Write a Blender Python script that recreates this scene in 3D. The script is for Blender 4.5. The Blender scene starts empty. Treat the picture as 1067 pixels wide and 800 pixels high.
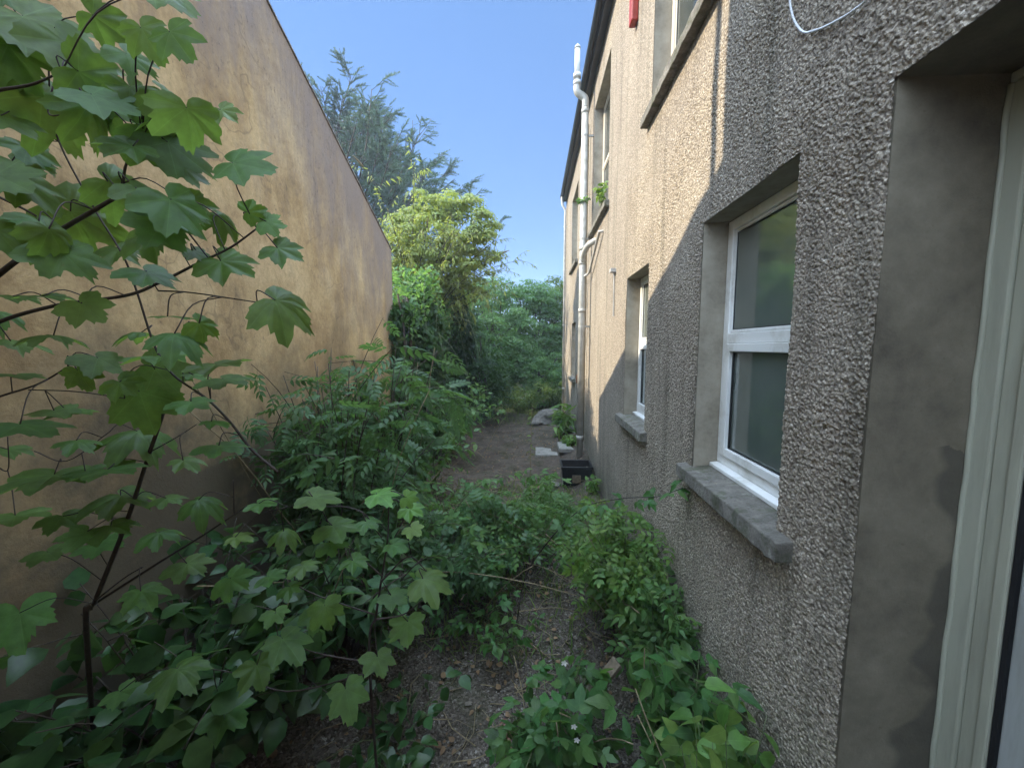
import bpy, math, random
import numpy as np
from mathutils import Vector, Matrix
random.seed(7); RNG = np.random.default_rng(11)
sc = bpy.context.scene
COL = sc.collection
EYE = 2.25
F = 405.0                                   # focal length in pixels of a 1067 px wide frame
PITCH = math.atan(39/F); YAW = math.atan(21.5/F*math.cos(PITCH))
XR = 1.05                                   # right house wall plane
XL = -2.27                                  # left gable wall plane

def ray(u, v):
    x = (u-533.5)/F; z = -(v-400)/F
    y2 = math.cos(PITCH)+z*math.sin(PITCH); z2 = -math.sin(PITCH)+z*math.cos(PITCH)
    c, s = math.cos(YAW), math.sin(YAW)
    return (x*c-y2*s, x*s+y2*c, z2)
def at(u, v, Y):
    r = ray(u, v); t = Y/r[1]
    return np.array((t*r[0], Y, EYE+t*r[2]))

# ------------------------------------------------------------------ materials
def mat(name):
    m = bpy.data.materials.new(name); m.use_nodes = True
    nt = m.node_tree; nt.nodes.clear()
    out = nt.nodes.new('ShaderNodeOutputMaterial')
    b = nt.nodes.new('ShaderNodeBsdfPrincipled')
    nt.links.new(b.outputs[0], out.inputs[0])
    return m, nt, b, out
def N(nt, t, **kw):
    n = nt.nodes.new(t)
    for k, v in kw.items():
        if k.startswith('i_'):
            key = k[2:]
            n.inputs[int(key) if key.isdigit() else key.replace('_', ' ')].default_value = v
        else: setattr(n, k, v)
    return n
def L(nt, a, b): nt.links.new(a, b)
def ramp(nt, src, stops):
    r = N(nt, 'ShaderNodeValToRGB')
    el = r.color_ramp.elements
    while len(el) < len(stops): el.new(0.5)
    for e, (p, c) in zip(el, stops):
        e.position = p; e.color = (*c, 1) if len(c) == 3 else c
    L(nt, src, r.inputs[0]); return r.outputs[0]
def mix(nt, fac, a, b, mode='MIX'):
    m = N(nt, 'ShaderNodeMix', data_type='RGBA', blend_type=mode)
    for i, s in ((0, fac), (6, a), (7, b)):
        if hasattr(s, 'is_linked') or hasattr(s, 'links'): L(nt, s, m.inputs[i])
        else: m.inputs[i].default_value = s if i == 0 else (*s, 1)
    return m.outputs[2]
def noise(nt, co, scale, detail=4, rough=.55, dist=0):
    n = N(nt, 'ShaderNodeTexNoise', i_Scale=scale, i_Detail=detail, i_Roughness=rough, i_Distortion=dist)
    L(nt, co, n.inputs['Vector']); return n.outputs[0]
def vor(nt, co, scale, feature='F1', rnd=1):
    n = N(nt, 'ShaderNodeTexVoronoi', i_Scale=scale, feature=feature, i_Randomness=rnd)
    L(nt, co, n.inputs['Vector']); return n
def objco(nt): return N(nt, 'ShaderNodeTexCoord').outputs['Object']
def scaled(nt, co, s):
    m = N(nt, 'ShaderNodeMapping'); m.inputs['Scale'].default_value = s
    L(nt, co, m.inputs['Vector']); return m.outputs[0]
def bump(nt, b, h, strength, dist=.01, prev=None):
    n = N(nt, 'ShaderNodeBump', i_Strength=strength, i_Distance=dist)
    L(nt, h, n.inputs['Height'])
    if prev is not None: L(nt, prev, n.inputs['Normal'])
    L(nt, n.outputs[0], b.inputs['Normal']); return n.outputs[0]
def math_(nt, op, a, b=None, c=None):
    n = N(nt, 'ShaderNodeMath', operation=op)
    for i, s in enumerate((a, b, c)):
        if s is None: continue
        if isinstance(s, (int, float)): n.inputs[i].default_value = s
        else: L(nt, s, n.inputs[i])
    return n.outputs[0]
def simple(name, col, rough=.6, var=.15, scale=20, bmp=.15, spec=.4, col2=None, bscale=None):
    m, nt, b, o = mat(name); co = objco(nt)
    n = noise(nt, co, scale, 5)
    c2 = col2 or tuple(c*(1-var*1.8) for c in col)
    L(nt, ramp(nt, n, [(.3, c2), (.7, col)]), b.inputs['Base Color'])
    b.inputs['Roughness'].default_value = rough
    b.inputs['Specular IOR Level'].default_value = spec
    if bmp: bump(nt, b, noise(nt, co, bscale or scale*4, 4), bmp, .01)
    return m

def m_roughcast():
    m, nt, b, o = mat('roughcast_render'); co = objco(nt)
    v = vor(nt, co, 85); cellv = N(nt, 'ShaderNodeSeparateColor'); L(nt, v.outputs['Color'], cellv.inputs[0])
    stone = ramp(nt, cellv.outputs[0], [(0, (.26, .225, .185)), (.3, (.36, .315, .26)), (.65, (.42, .37, .30)), (.92, (.49, .43, .355)), (1, (.58, .53, .46))])
    gap = ramp(nt, v.outputs['Distance'], [(.45, (0, 0, 0)), (.8, (.8, .8, .8))])
    c = mix(nt, gap, stone, (.21, .18, .15))
    fine = ramp(nt, noise(nt, co, 260, 3), [(.3, (.72, .72, .72)), (.7, (1.12, 1.12, 1.12))])
    c = mix(nt, 1.0, c, fine, 'MULTIPLY')
    big = ramp(nt, noise(nt, scaled(nt, co, (1, 1, .6)), 1.1, 5), [(.3, (.86, .84, .83)), (.7, (1.08, 1.07, 1.04))])
    c = mix(nt, 1.0, c, big, 'MULTIPLY')
    # damp streaking with its own shape: vertical runs
    st = ramp(nt, noise(nt, scaled(nt, co, (1, 5, .35)), 1.6, 6), [(.50, (1, 1, 1)), (.72, (.66, .67, .66))])
    c = mix(nt, 1.0, c, st, 'MULTIPLY')
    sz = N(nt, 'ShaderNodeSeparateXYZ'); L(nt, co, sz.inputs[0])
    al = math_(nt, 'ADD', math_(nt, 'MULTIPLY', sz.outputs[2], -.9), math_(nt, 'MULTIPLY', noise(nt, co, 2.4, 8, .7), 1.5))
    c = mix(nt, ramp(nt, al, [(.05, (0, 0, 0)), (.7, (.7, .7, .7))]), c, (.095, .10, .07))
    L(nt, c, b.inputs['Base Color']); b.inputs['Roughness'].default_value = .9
    b.inputs['Specular IOR Level'].default_value = .25
    inv = math_(nt, 'SUBTRACT', 1, v.outputs['Distance'])
    h = math_(nt, 'ADD', inv, math_(nt, 'MULTIPLY', noise(nt, co, 170, 4), .6))
    bump(nt, b, h, .8, .009)
    return m
def m_gable():
    m, nt, b, o = mat('ochre_smooth_render'); co = objco(nt)
    base = ramp(nt, noise(nt, co, .8, 7, .62), [(.25, (.45, .32, .175)), (.45, (.61, .46, .255)), (.62, (.67, .525, .31)), (.8, (.73, .61, .42))])
    fine = ramp(nt, noise(nt, co, 26, 7, .75), [(.3, (.80, .78, .77)), (.6, (1.06, 1.06, 1.06))])
    c = mix(nt, 1., base, fine, 'MULTIPLY')
    blot = ramp(nt, noise(nt, scaled(nt, co, (1, 1, .6)), 2.6, 8, .7), [(.40, (1, 1, 1)), (.56, (.76, .72, .69)), (.70, (.50, .475, .455))])
    c = mix(nt, 1., c, blot, 'MULTIPLY')
    # mildew along the verge with ragged runs, and black specks
    sep = N(nt, 'ShaderNodeSeparateXYZ'); L(nt, co, sep.inputs[0])
    verge = math_(nt, 'ADD', math_(nt, 'MULTIPLY', sep.outputs[1], .5), sep.outputs[2])
    d = math_(nt, 'SUBTRACT', 7.0, verge)
    runs = noise(nt, scaled(nt, co, (1, 1.6, .55)), 1.6, 9, .72)
    mk = math_(nt, 'SUBTRACT', math_(nt, 'MULTIPLY', runs, 2.1), math_(nt, 'MULTIPLY', d, .40))
    mk = ramp(nt, mk, [(.30, (0, 0, 0)), (.95, (.95, .95, .95))])
    c = mix(nt, mk, c, (.30, .25, .225))
    sp = ramp(nt, noise(nt, scaled(nt, co, (1, 1, .6)), 30, 9, .8), [(.55, (0, 0, 0)), (.66, (1, 1, 1))])
    pm = ramp(nt, math_(nt, 'ADD', noise(nt, co, 1.9, 6), math_(nt, 'MULTIPLY', mk, .22)), [(.46, (0, 0, 0)), (.66, (.85, .85, .85))])
    c = mix(nt, mix(nt, 1., sp, pm, 'MULTIPLY'), c, (.13, .105, .09))
    wob = N(nt, 'ShaderNodeVectorMath', operation='ADD'); L(nt, co, wob.inputs[0])
    nz_ = N(nt, 'ShaderNodeTexNoise', i_Scale=1.6, i_Detail=3); L(nt, co, nz_.inputs['Vector']); L(nt, nz_.outputs['Color'], wob.inputs[1])
    ck = vor(nt, wob.outputs[0], .55, 'DISTANCE_TO_EDGE'); ckm = ramp(nt, ck.outputs['Distance'], [(0, (.4, .4, .4)), (.002, (0, 0, 0))])
    ckg = ramp(nt, noise(nt, co, .9, 3), [(.46, (0, 0, 0)), (.56, (1, 1, 1))])
    c = mix(nt, mix(nt, 1., ckm, ckg, 'MULTIPLY'), c, (.10, .08, .065))
    dr = ramp(nt, noise(nt, scaled(nt, co, (1, 9, .35)), 2.0, 8, .7), [(.56, (1, 1, 1)), (.66, (.80, .78, .76))])
    c = mix(nt, mk, c, mix(nt, 1., c, dr, 'MULTIPLY'))
    # green and black damp rising from the ground, ragged edge; deepened to paint in shade low on the wall
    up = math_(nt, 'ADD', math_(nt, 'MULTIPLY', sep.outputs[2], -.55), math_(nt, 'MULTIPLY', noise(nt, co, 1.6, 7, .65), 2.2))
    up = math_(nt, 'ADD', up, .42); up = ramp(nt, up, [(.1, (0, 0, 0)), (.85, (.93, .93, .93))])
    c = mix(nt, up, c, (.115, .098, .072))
    L(nt, c, b.inputs['Base Color']); b.inputs['Roughness'].default_value = .88
    b.inputs['Specular IOR Level'].default_value = .25
    h = math_(nt, 'ADD', noise(nt, co, 4, 7), math_(nt, 'MULTIPLY', noise(nt, co, 60, 6, .7), .25))
    bump(nt, b, h, .5, .03)
    return m
def m_reveal():
    m, nt, b, o = mat('reveal_mortar'); co = objco(nt)
    c = ramp(nt, noise(nt, co, 4, 8, .7), [(.32, (.19, .165, .125)), (.5, (.31, .275, .215)), (.7, (.40, .36, .29))])
    sp = ramp(nt, noise(nt, co, 55, 6, .75), [(.6, (1, 1, 1)), (.75, (.6, .57, .52))])
    c = mix(nt, 1., c, sp, 'MULTIPLY')
    L(nt, c, b.inputs['Base Color']); b.inputs['Roughness'].default_value = .85
    bump(nt, b, math_(nt, 'ADD', noise(nt, co, 9, 6), math_(nt, 'MULTIPLY', noise(nt, co, 90, 5), .2)), .25, .01)
    return m
def m_wood_paint(name, col, dirt=(.2, .19, .15)):
    m, nt, b, o = mat(name); co = objco(nt)
    n = ramp(nt, noise(nt, scaled(nt, co, (1, 1, .12)), 14, 6, .7), [(.45, (0, 0, 0)), (.75, (.55, .55, .55))])
    c = mix(nt, n, col, dirt)
    L(nt, c, b.inputs['Base Color']); b.inputs['Roughness'].default_value = .5
    bump(nt, b, noise(nt, scaled(nt, co, (1, 1, .2)), 60, 5), .2, .004)
    return m
def m_upvc():
    m, nt, b, o = mat('white_upvc'); co = objco(nt)
    c = ramp(nt, noise(nt, co, 4, 6, .7), [(.28, (.52, .51, .46)), (.5, (.78, .79, .78))])
    L(nt, c, b.inputs['Base Color']); b.inputs['Roughness'].default_value = .3
    return m
def m_glass():
    m, nt, b, o = mat('window_glass'); co = objco(nt)
    c = ramp(nt, noise(nt, co, 1.5, 4), [(.3, (.085, .108, .098)), (.7, (.14, .165, .15))])
    L(nt, c, b.inputs['Base Color'])
    r = ramp(nt, noise(nt, co, 6, 6, .7), [(.3, (.04, .04, .04)), (.8, (.1, .1, .1))])
    L(nt, r, b.inputs['Roughness']); b.inputs['IOR'].default_value = 1.75
    b.inputs['Coat Weight'].default_value = 1; b.inputs['Coat Roughness'].default_value = .03
    bump(nt, b, noise(nt, co, 2.2, 2), .02, .02)
    return m
def m_oldglass():
    m, nt, b, o = mat('old_window_glass'); b.inputs['Base Color'].default_value = (.04, .048, .045, 1)
    b.inputs['Roughness'].default_value = .11; b.inputs['IOR'].default_value = 1.7
    return m
def m_leaf(name, dark, light, trans, veins=None, rough=.48, tfac=.42, spec=.35, veincol=None, blotch=.25):
    m, nt, b, o = mat(name)
    g = N(nt, 'ShaderNodeNewGeometry'); rnd = g.outputs['Random Per Island']
    c = mix(nt, rnd, dark, light)
    co = objco(nt)
    bl = ramp(nt, noise(nt, co, 30, 4), [(.3, (1-blotch,)*3), (.7, (1+blotch*.4,)*3)])
    c = mix(nt, 1., c, bl, 'MULTIPLY')
    hs = N(nt, 'ShaderNodeHueSaturation')
    hv = math_(nt, 'FRACT', math_(nt, 'MULTIPLY', rnd, 17.3))
    L(nt, math_(nt, 'ADD', math_(nt, 'MULTIPLY', hv, .05), .475), hs.inputs['Hue'])
    L(nt, math_(nt, 'ADD', math_(nt, 'MULTIPLY', math_(nt, 'FRACT', math_(nt, 'MULTIPLY', rnd, 91.7)), .5), .75), hs.inputs['Value'])
    L(nt, c, hs.inputs['Color']); c = hs.outputs[0]
    if veins:
        sp = ramp(nt, noise(nt, co, 75, 3), [(.70, (0, 0, 0)), (.74, (.8, .8, .8))]); c = mix(nt, sp, c, (.13, .085, .03))
    vm = None
    if veins:
        uv = N(nt, 'ShaderNodeUVMap').outputs[0]
        s = N(nt, 'ShaderNodeSeparateXYZ'); L(nt, uv, s.inputs[0])
        x = math_(nt, 'MULTIPLY', math_(nt, 'SUBTRACT', s.outputs[0], .5), 2); y = math_(nt, 'MULTIPLY', math_(nt, 'SUBTRACT', s.outputs[1], .5), 2)
        for a in veins:
            dx, dy = math.sin(a), math.cos(a)
            dist = math_(nt, 'ABSOLUTE', math_(nt, 'SUBTRACT', math_(nt, 'MULTIPLY', x, dy), math_(nt, 'MULTIPLY', y, dx)))
            al = math_(nt, 'ADD', math_(nt, 'MULTIPLY', x, dx), math_(nt, 'MULTIPLY', y, dy))
            k = math_(nt, 'MULTIPLY', math_(nt, 'LESS_THAN', dist, .009), math_(nt, 'GREATER_THAN', al, 0))
            vm = k if vm is None else math_(nt, 'MAXIMUM', vm, k)
        c = mix(nt, math_(nt, 'MULTIPLY', vm, .30), c, veincol or tuple(min(1, q*2.2+.02) for q in light))
    under = mix(nt, math_(nt, 'MULTIPLY', g.outputs['Backfacing'], .45), c, tuple(q*1.25+.02 for q in light))
    L(nt, under, b.inputs['Base Color'])
    b.inputs['Roughness'].default_value = rough; b.inputs['Specular IOR Level'].default_value = spec
    t = N(nt, 'ShaderNodeBsdfTranslucent')
    tc = mix(nt, 1., mix(nt, rnd, trans, tuple(q*.8 for q in trans)), bl, 'MULTIPLY'); L(nt, tc, t.inputs[0])
    ms = N(nt, 'ShaderNodeMixShader'); ms.inputs[0].default_value = tfac
    L(nt, b.outputs[0], ms.inputs[1]); L(nt, t.outputs[0], ms.inputs[2]); L(nt, ms.outputs[0], o.inputs[0])
    if veins:
        bump(nt, b, math_(nt, 'SUBTRACT', noise(nt, co, 60, 3), vm), .25, .004)
    return m
def m_ground():
    m, nt, b, o = mat('soil_and_grit'); co = objco(nt)
    soil = ramp(nt, noise(nt, co, 5, 8, .7), [(.3, (.055, .043, .034)), (.55, (.115, .092, .073)), (.78, (.19, .16, .13))])
    v = vor(nt, co, 75); s = N(nt, 'ShaderNodeSeparateColor'); L(nt, v.outputs['Color'], s.inputs[0])
    grit = ramp(nt, s.outputs[0], [(0, (.045, .038, .031)), (.6, (.115, .097, .079)), (.93, (.18, .155, .13)), (1, (.34, .32, .29))])
    sx = N(nt, 'ShaderNodeSeparateXYZ'); L(nt, co, sx.inputs[0])
    near = math_(nt, 'SUBTRACT', 1.25, math_(nt, 'MULTIPLY', sx.outputs[1], .17))
    k = math_(nt, 'ADD', near, math_(nt, 'MULTIPLY', math_(nt, 'SUBTRACT', noise(nt, co, 1.8, 6), .5), 2.2))
    k = ramp(nt, k, [(.2, (.12, .12, .12)), (.7, (.85, .85, .85))])
    c = mix(nt, k, soil, grit)
    gm = ramp(nt, noise(nt, co, 2.3, 7, .7), [(.48, (0, 0, 0)), (.64, (.75, .75, .75))])
    c = mix(nt, gm, c, (.045, .05, .022))
    L(nt, c, b.inputs['Base Color']); b.inputs['Roughness'].default_value = .95; b.inputs['Specular IOR Level'].default_value = .2
    h = math_(nt, 'ADD', math_(nt, 'SUBTRACT', 1, v.outputs['Distance']), math_(nt, 'MULTIPLY', noise(nt, co, 14, 7), 2.))
    bump(nt, b, h, .8, .02)
    return m
def m_concrete(name, a, bcol, moss=.0):
    m, nt, b, o = mat(name); co = objco(nt)
    c = ramp(nt, noise(nt, co, 11, 9, .78), [(.33, a), (.66, bcol)])
    sp = ramp(nt, noise(nt, co, 45, 7, .8), [(.57, (1, 1, 1)), (.7, (.4, .39, .36))])
    c = mix(nt, 1., c, sp, 'MULTIPLY')
    li = ramp(nt, noise(nt, co, 16, 5, .6), [(.6, (0, 0, 0)), (.7, (.6, .6, .6))])
    c = mix(nt, li, c, (.36, .35, .31))
    if moss:
        mm = ramp(nt, noise(nt, co, 9, 6, .7), [(.5, (0, 0, 0)), (.62, (moss,)*3)])
        c = mix(nt, mm, c, (.06, .075, .025))
    L(nt, c, b.inputs['Base Color']); b.inputs['Roughness'].default_value = .9
    bump(nt, b, noise(nt, co, 40, 8, .8), 1., .015)
    return m

M = {}
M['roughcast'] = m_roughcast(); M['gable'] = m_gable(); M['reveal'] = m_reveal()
M['green_paint'] = m_wood_paint('pale_green_paint', (.41, .42, .34)); M['door'] = m_wood_paint('grey_door_paint', (.40, .43, .43))
M['upvc'] = m_upvc(); M['glass'] = m_glass(); M['oldglass'] = m_oldglass()
M['oldframe'] = m_wood_paint('cream_window_paint', (.62, .56, .46), (.3, .24, .17))
M['sill'] = m_concrete('weathered_stone_sill', (.09, .082, .07), (.27, .25, .215), .6)
M['slab'] = m_concrete('paving_concrete', (.2, .19, .17), (.33, .32, .30), .4)
M['ground'] = m_ground()
M['pipe'] = simple('grey_plastic_pipe', (.50, .49, .46), .5, .2, 9, .05, col2=(.33, .32, .28))
M['whitepipe'] = simple('white_plastic_pipe', (.56, .545, .51), .45, .2, 9, 0)
M['black'] = simple('black_plastic', (.02, .021, .022), .38, .3, 12, .08)
M['gutter'] = simple('black_gutter', (.035, .037, .042), .4, .2, 12, 0)
M['coping'] = simple('weathered_coping', (.36, .31, .26), .9, .4, 14, .5)
M['slate'] = simple('roof_slate', (.10, .10, .11), .6, .2, 9, .3)
M['red'] = simple('red_alarm_box', (.38, .05, .035), .4, .2, 12, 0)
M['copper'] = simple('copper_pipe', (.42, .2, .11), .45, .2, 12, 0)
M['cable'] = simple('white_cable', (.62, .63, .66), .4, .08, 12, 0)
M['dark'] = simple('dark_gap', (.012, .012, .014), .9, .2, 12, 0)
M['lump'] = simple('dull_red', (.20, .085, .07), .9, .3, 40, .5)
M['stone'] = simple('loose_stone', (.22, .205, .18), .9, .3, 14, .5)
M['grit'] = simple('grit', (.20, .175, .145), .9, .4, 30, 0, col2=(.07, .058, .048))
M['plank'] = simple('weathered_plank', (.21, .165, .115), .85, .3, 26, .4)
M['litter'] = simple('dead_leaf', (.26, .17, .09), .8, .35, 10, 0, col2=(.10, .06, .035))
M['petal'] = simple('white_petal', (.8, .8, .78), .6, .05, 20, 0)
M['bark'] = simple('young_bark', (.085, .065, .05), .75, .35, 40, .4)
M['purple_stem'] = simple('reddish_twig', (.05, .035, .03), .6, .3, 40, .2)
M['green_stem'] = simple('green_stem', (.12, .15, .06), .6, .3, 40, .1)
M['dry_stem'] = simple('dry_stem', (.30, .24, .14), .8, .3, 40, .1)
R = math.radians
M['sycamore'] = m_leaf('sycamore_leaf', tfac=.5, dark=(.058, .132, .036), light=(.098, .195, .050), trans=(.29, .48, .07), veins=[0, R(48), R(-48), R(102), R(-102)])
M['sycamore_young'] = m_leaf('sycamore_young_leaf', (.09, .19, .035), (.13, .25, .05), (.30, .46, .06), [0, R(48), R(-48), R(102), R(-102)])
M['elder'] = m_leaf('elder_leaf', (.050, .115, .050), (.090, .175, .070), (.17, .33, .07), [0])
M['bramble'] = m_leaf('bramble_leaf', (.045, .12, .035), (.09, .195, .055), (.18, .36, .06), [0])
M['fresh'] = m_leaf('fresh_green_leaf', (.075, .16, .035), (.15, .26, .06), (.28, .44, .07), [0])
M['rose'] = m_leaf('rose_leaf', (.06, .14, .045), (.13, .235, .07), (.22, .40, .07), [0])
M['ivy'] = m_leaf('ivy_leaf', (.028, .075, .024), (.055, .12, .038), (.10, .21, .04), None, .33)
M['hedge'] = m_leaf('hedge_leaf', (.070, .150, .054), (.125, .235, .078), (.25, .46, .09), None)
M['hedge_y'] = m_leaf('yellow_green_leaf', (.075, .13, .03), (.14, .20, .045), (.25, .36, .06), None)
M['budd'] = m_leaf('buddleia_leaf', (.17, .225, .06), (.29, .335, .10), (.42, .50, .09), None, .5)
M['cedar'] = m_leaf('cedar_needle', (.050, .098, .058), (.085, .145, .085), (.09, .14, .05), None, .6, .15)
M['grass'] = m_leaf('grass_blade', (.07, .12, .03), (.14, .19, .06), (.22, .32, .06), None)

# ------------------------------------------------------------------ mesh helpers
class MB:
    def __init__(s): s.v = []; s.f = []
    def add(s, verts, faces):
        o = len(s.v); s.v += [tuple(map(float, p)) for p in verts]; s.f += [tuple(i+o for i in f) for f in faces]
    def box(s, x0, x1, y0, y1, z0, z1):
        s.add([(x0,y0,z0),(x1,y0,z0),(x1,y1,z0),(x0,y1,z0),(x0,y0,z1),(x1,y0,z1),(x1,y1,z1),(x0,y1,z1)],
              [(0,3,2,1),(4,5,6,7),(0,1,5,4),(1,2,6,5),(2,3,7,6),(3,0,4,7)])
    def tube(s, pts, rad, sides=8, cap=True):
        P = [np.array(p, float) for p in pts]; n = len(P)
        if not hasattr(rad, '__len__'): rad = [rad]*n
        up = np.array((0.31, 0.17, 0.93)); rings = []
        for i in range(n):
            t = P[min(i+1, n-1)]-P[max(i-1, 0)]; t = t/(np.linalg.norm(t)+1e-9)
            a = np.cross(t, up)
            if np.linalg.norm(a) < 1e-3: a = np.cross(t, (1, 0, 0))
            a /= np.linalg.norm(a); b = np.cross(t, a)
            up = -np.cross(t, a) if False else up
            rings.append([P[i]+rad[i]*(math.cos(2*math.pi*k/sides)*a+math.sin(2*math.pi*k/sides)*b) for k in range(sides)])
        V = [p for r in rings for p in r]; Fc = []
        for i in range(n-1):
            for k in range(sides):
                k2 = (k+1) % sides
                Fc.append((i*sides+k, i*sides+k2, (i+1)*sides+k2, (i+1)*sides+k))
        if cap: Fc.append(tuple(range(sides))[::-1]); Fc.append(tuple((n-1)*sides+k for k in range(sides)))
        s.add(V, Fc)
    def build(s, name, m, parent=None, smooth=False, bevel=0):
        me = bpy.data.meshes.new(name); me.from_pydata(s.v, [], s.f); me.update()
        if m: me.materials.append(m)
        o = bpy.data.objects.new(name, me); COL.objects.link(o)
        if smooth: me.polygons.foreach_set('use_smooth', [True]*len(me.polygons))
        if bevel:
            bv = o.modifiers.new('bevel', 'BEVEL'); bv.width = bevel; bv.segments = 2; bv.limit_method = 'ANGLE'
        if parent is not None:
            o.parent = parent; o.matrix_parent_inverse = Matrix.Translation(parent.location).inverted()
        return o
def smoothpts(pts, n=6):
    """Catmull-Rom through points"""
    P = [np.array(p, float) for p in pts]; P = [2*P[0]-P[1]]+P+[2*P[-1]-P[-2]]; out = []
    for i in range(1, len(P)-2):
        for k in range(n):
            t = k/n; p0, p1, p2, p3 = P[i-1:i+3]
            out.append(.5*((2*p1)+(-p0+p2)*t+(2*p0-5*p1+4*p2-p3)*t*t+(-p0+3*p1-3*p2+p3)*t**3))
    out.append(P[-2]); return out
def thing(name, label, cat, loc=(0, 0, 0), group=None):
    o = bpy.data.objects.new(name, None); COL.objects.link(o); o.location = loc; o.empty_display_size = .1
    o['label'] = label; o['category'] = cat
    if group: o['group'] = group
    return o
def tag(o, label, cat, group=None):
    o['label'] = label; o['category'] = cat
    if group: o['group'] = group
    return o
def kind(o, k): o['kind'] = k; return o

def fast_mesh(name, V, faces, uv, m, parent=None, smooth=True):
    """V (n,3); faces: (k,3) triangles; uv (n,2)"""
    me = bpy.data.meshes.new(name); nv, nf = len(V), len(faces)
    me.vertices.add(nv); me.vertices.foreach_set('co', np.ascontiguousarray(V, np.float32).ravel())
    me.loops.add(nf*3); me.polygons.add(nf)
    me.loops.foreach_set('vertex_index', np.ascontiguousarray(faces, np.int32).ravel())
    me.polygons.foreach_set('loop_start', np.arange(0, nf*3, 3, dtype=np.int32))
    try: me.polygons.foreach_set('loop_total', np.full(nf, 3, np.int32))
    except Exception: pass
    me.polygons.foreach_set('use_smooth', np.full(nf, smooth, bool))
    if uv is not None:
        l = me.uv_layers.new(name='UVMap')
        l.data.foreach_set('uv', np.ascontiguousarray(uv[faces.ravel()], np.float32).ravel())
    me.update(calc_edges=True); me.validate()
    me.materials.append(m)
    o = bpy.data.objects.new(name, me); COL.objects.link(o)
    if parent is not None:
        o.parent = parent; o.matrix_parent_inverse = Matrix.Translation(parent.location).inverted()
    return o

# ------------------------------------------------------------------ leaf templates: (verts, tris, uv); base at origin, tip along +y, upper face +z
def T_sycamore(seed=0):
    rs = np.random.default_rng(seed)
    ctl = [(0, 1.0), (5, .90), (9, .91), (13, .82), (17, .83), (22, .71), (28, .62), (33, .70), (37, .80), (41, .82), (48, .95), (54, .84), (59, .84), (64, .74), (69, .73), (76, .60),
           (82, .62), (88, .70), (96, .72), (104, .74), (111, .62), (118, .61), (127, .52), (138, .47), (150, .36), (162, .22), (173, .07)]
    ang = np.array([a for a, _ in ctl]); r = np.array([q for _, q in ctl])
    jl = lambda: r*(1+rs.normal(0, .035, len(r))+.10*rs.normal()*np.sin(ang/60)+.07*rs.normal()*np.cos(ang/35))
    A = np.concatenate([ang, -ang[1:][::-1]]); r2 = jl(); Rr = np.concatenate([jl(), r2[1:][::-1]]); Rr[0] = 1
    order = np.argsort(A); A = np.radians(A[order]); Rr = Rr[order]; n = len(A)
    ring1 = np.stack([.48*Rr*np.sin(A), .48*Rr*np.cos(A)], 1); ring2 = np.stack([Rr*np.sin(A), Rr*np.cos(A)], 1)
    P = np.concatenate([[[0, 0]], ring1, ring2])
    rad = np.linalg.norm(P, axis=1); an = np.arctan2(P[:, 0], P[:, 1])
    z = .08*np.abs(np.sin(an*3.7))*rad-(.20+.12*rs.normal())*rad**2+.05*np.sin(an*2+rs.uniform(0, 6))*rad+.10*rs.normal()*P[:, 0]*P[:, 1]
    V = np.stack([P[:, 0], P[:, 1], z], 1); T = []
    for i in range(n-1):
        T.append((0, 1+i, 2+i)); T.append((1+i, 1+n+i, 2+n+i)); T.append((1+i, 2+n+i, 2+i))
    T = np.array(T)[:, ::-1]
    return V, T, P*.5+.5
def T_ovate(w=.5, rows=5, fold=.22, droop=.25, serr=0.0, tip=1.6):
    ts = np.linspace(0, 1, rows+1); V = []; T = []; UV = []
    for i, t in enumerate(ts):
        hw = w*.5*(math.sin(math.pi*t**.72)**.95 if 0 < t < 1 else 0)
        hw *= (1+serr*(1 if i % 2 else -1))
        zc = -droop*t*t
        for sx in (-1, 0, 1):
            V.append((sx*hw, t, zc+abs(sx)*hw*fold)); UV.append((.5+sx*hw*.5, .5+t*.5))
    for i in range(rows):
        a = i*3; b = a+3
        for j in (0, 1):
            T += [(a+j, a+j+1, b+j+1), (a+j, b+j+1, b+j)]
    T = [t for t in T if len({tuple(np.round(V[k], 6)) for k in t}) == 3]
    return np.array(V), np.array(T), np.array(UV)
def xf(T, ang=0, scale=1, off=(0, 0, 0), roll=0, pitch=0):
    V, F_, U = T
    m = Matrix.Rotation(-ang, 3, 'Z') @ Matrix.Rotation(pitch, 3, 'X') @ Matrix.Rotation(roll, 3, 'Y')
    return (V*scale) @ np.array(m).T+np.array(off), F_, U
def joinT(parts):
    V = []; T = []; U = []; o = 0
    for v, t, u in parts: V.append(v); T.append(t+o); U.append(u); o += len(v)
    return np.concatenate(V), np.concatenate(T), np.concatenate(U)
def strip(pts, w):
    V = []; T = []
    for i, p in enumerate(pts):
        V += [(p[0]-w, p[1], p[2]), (p[0]+w, p[1], p[2])]
    for i in range(len(pts)-1): a = 2*i; T += [(a, a+1, a+3), (a, a+3, a+2)]
    return np.array(V, float), np.array(T), np.full((len(V), 2), .9)
def T_pinnate(pairs=4, leaflet=None, ll=.36, droop=.3, w=.42):
    lf = leaflet or T_ovate(w, 4, .2, .25)
    axis = lambda t: (0, t, -droop*t*t)
    parts = [strip([axis(t) for t in np.linspace(0, 1, 5)], .008)]
    for i in range(pairs):
        t = .25+.62*i/max(1, pairs-1)
        s = ll*(.85+.3*math.sin(math.pi*(i+1)/(pairs+1)))
        for sg in (-1, 1):
            parts.append(xf(lf, sg*R(66-8*i), s, axis(t), roll=sg*.18, pitch=-.15))
    parts.append(xf(lf, 0, ll*1.05, axis(.97), pitch=-.35))
    return joinT(parts)
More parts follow.
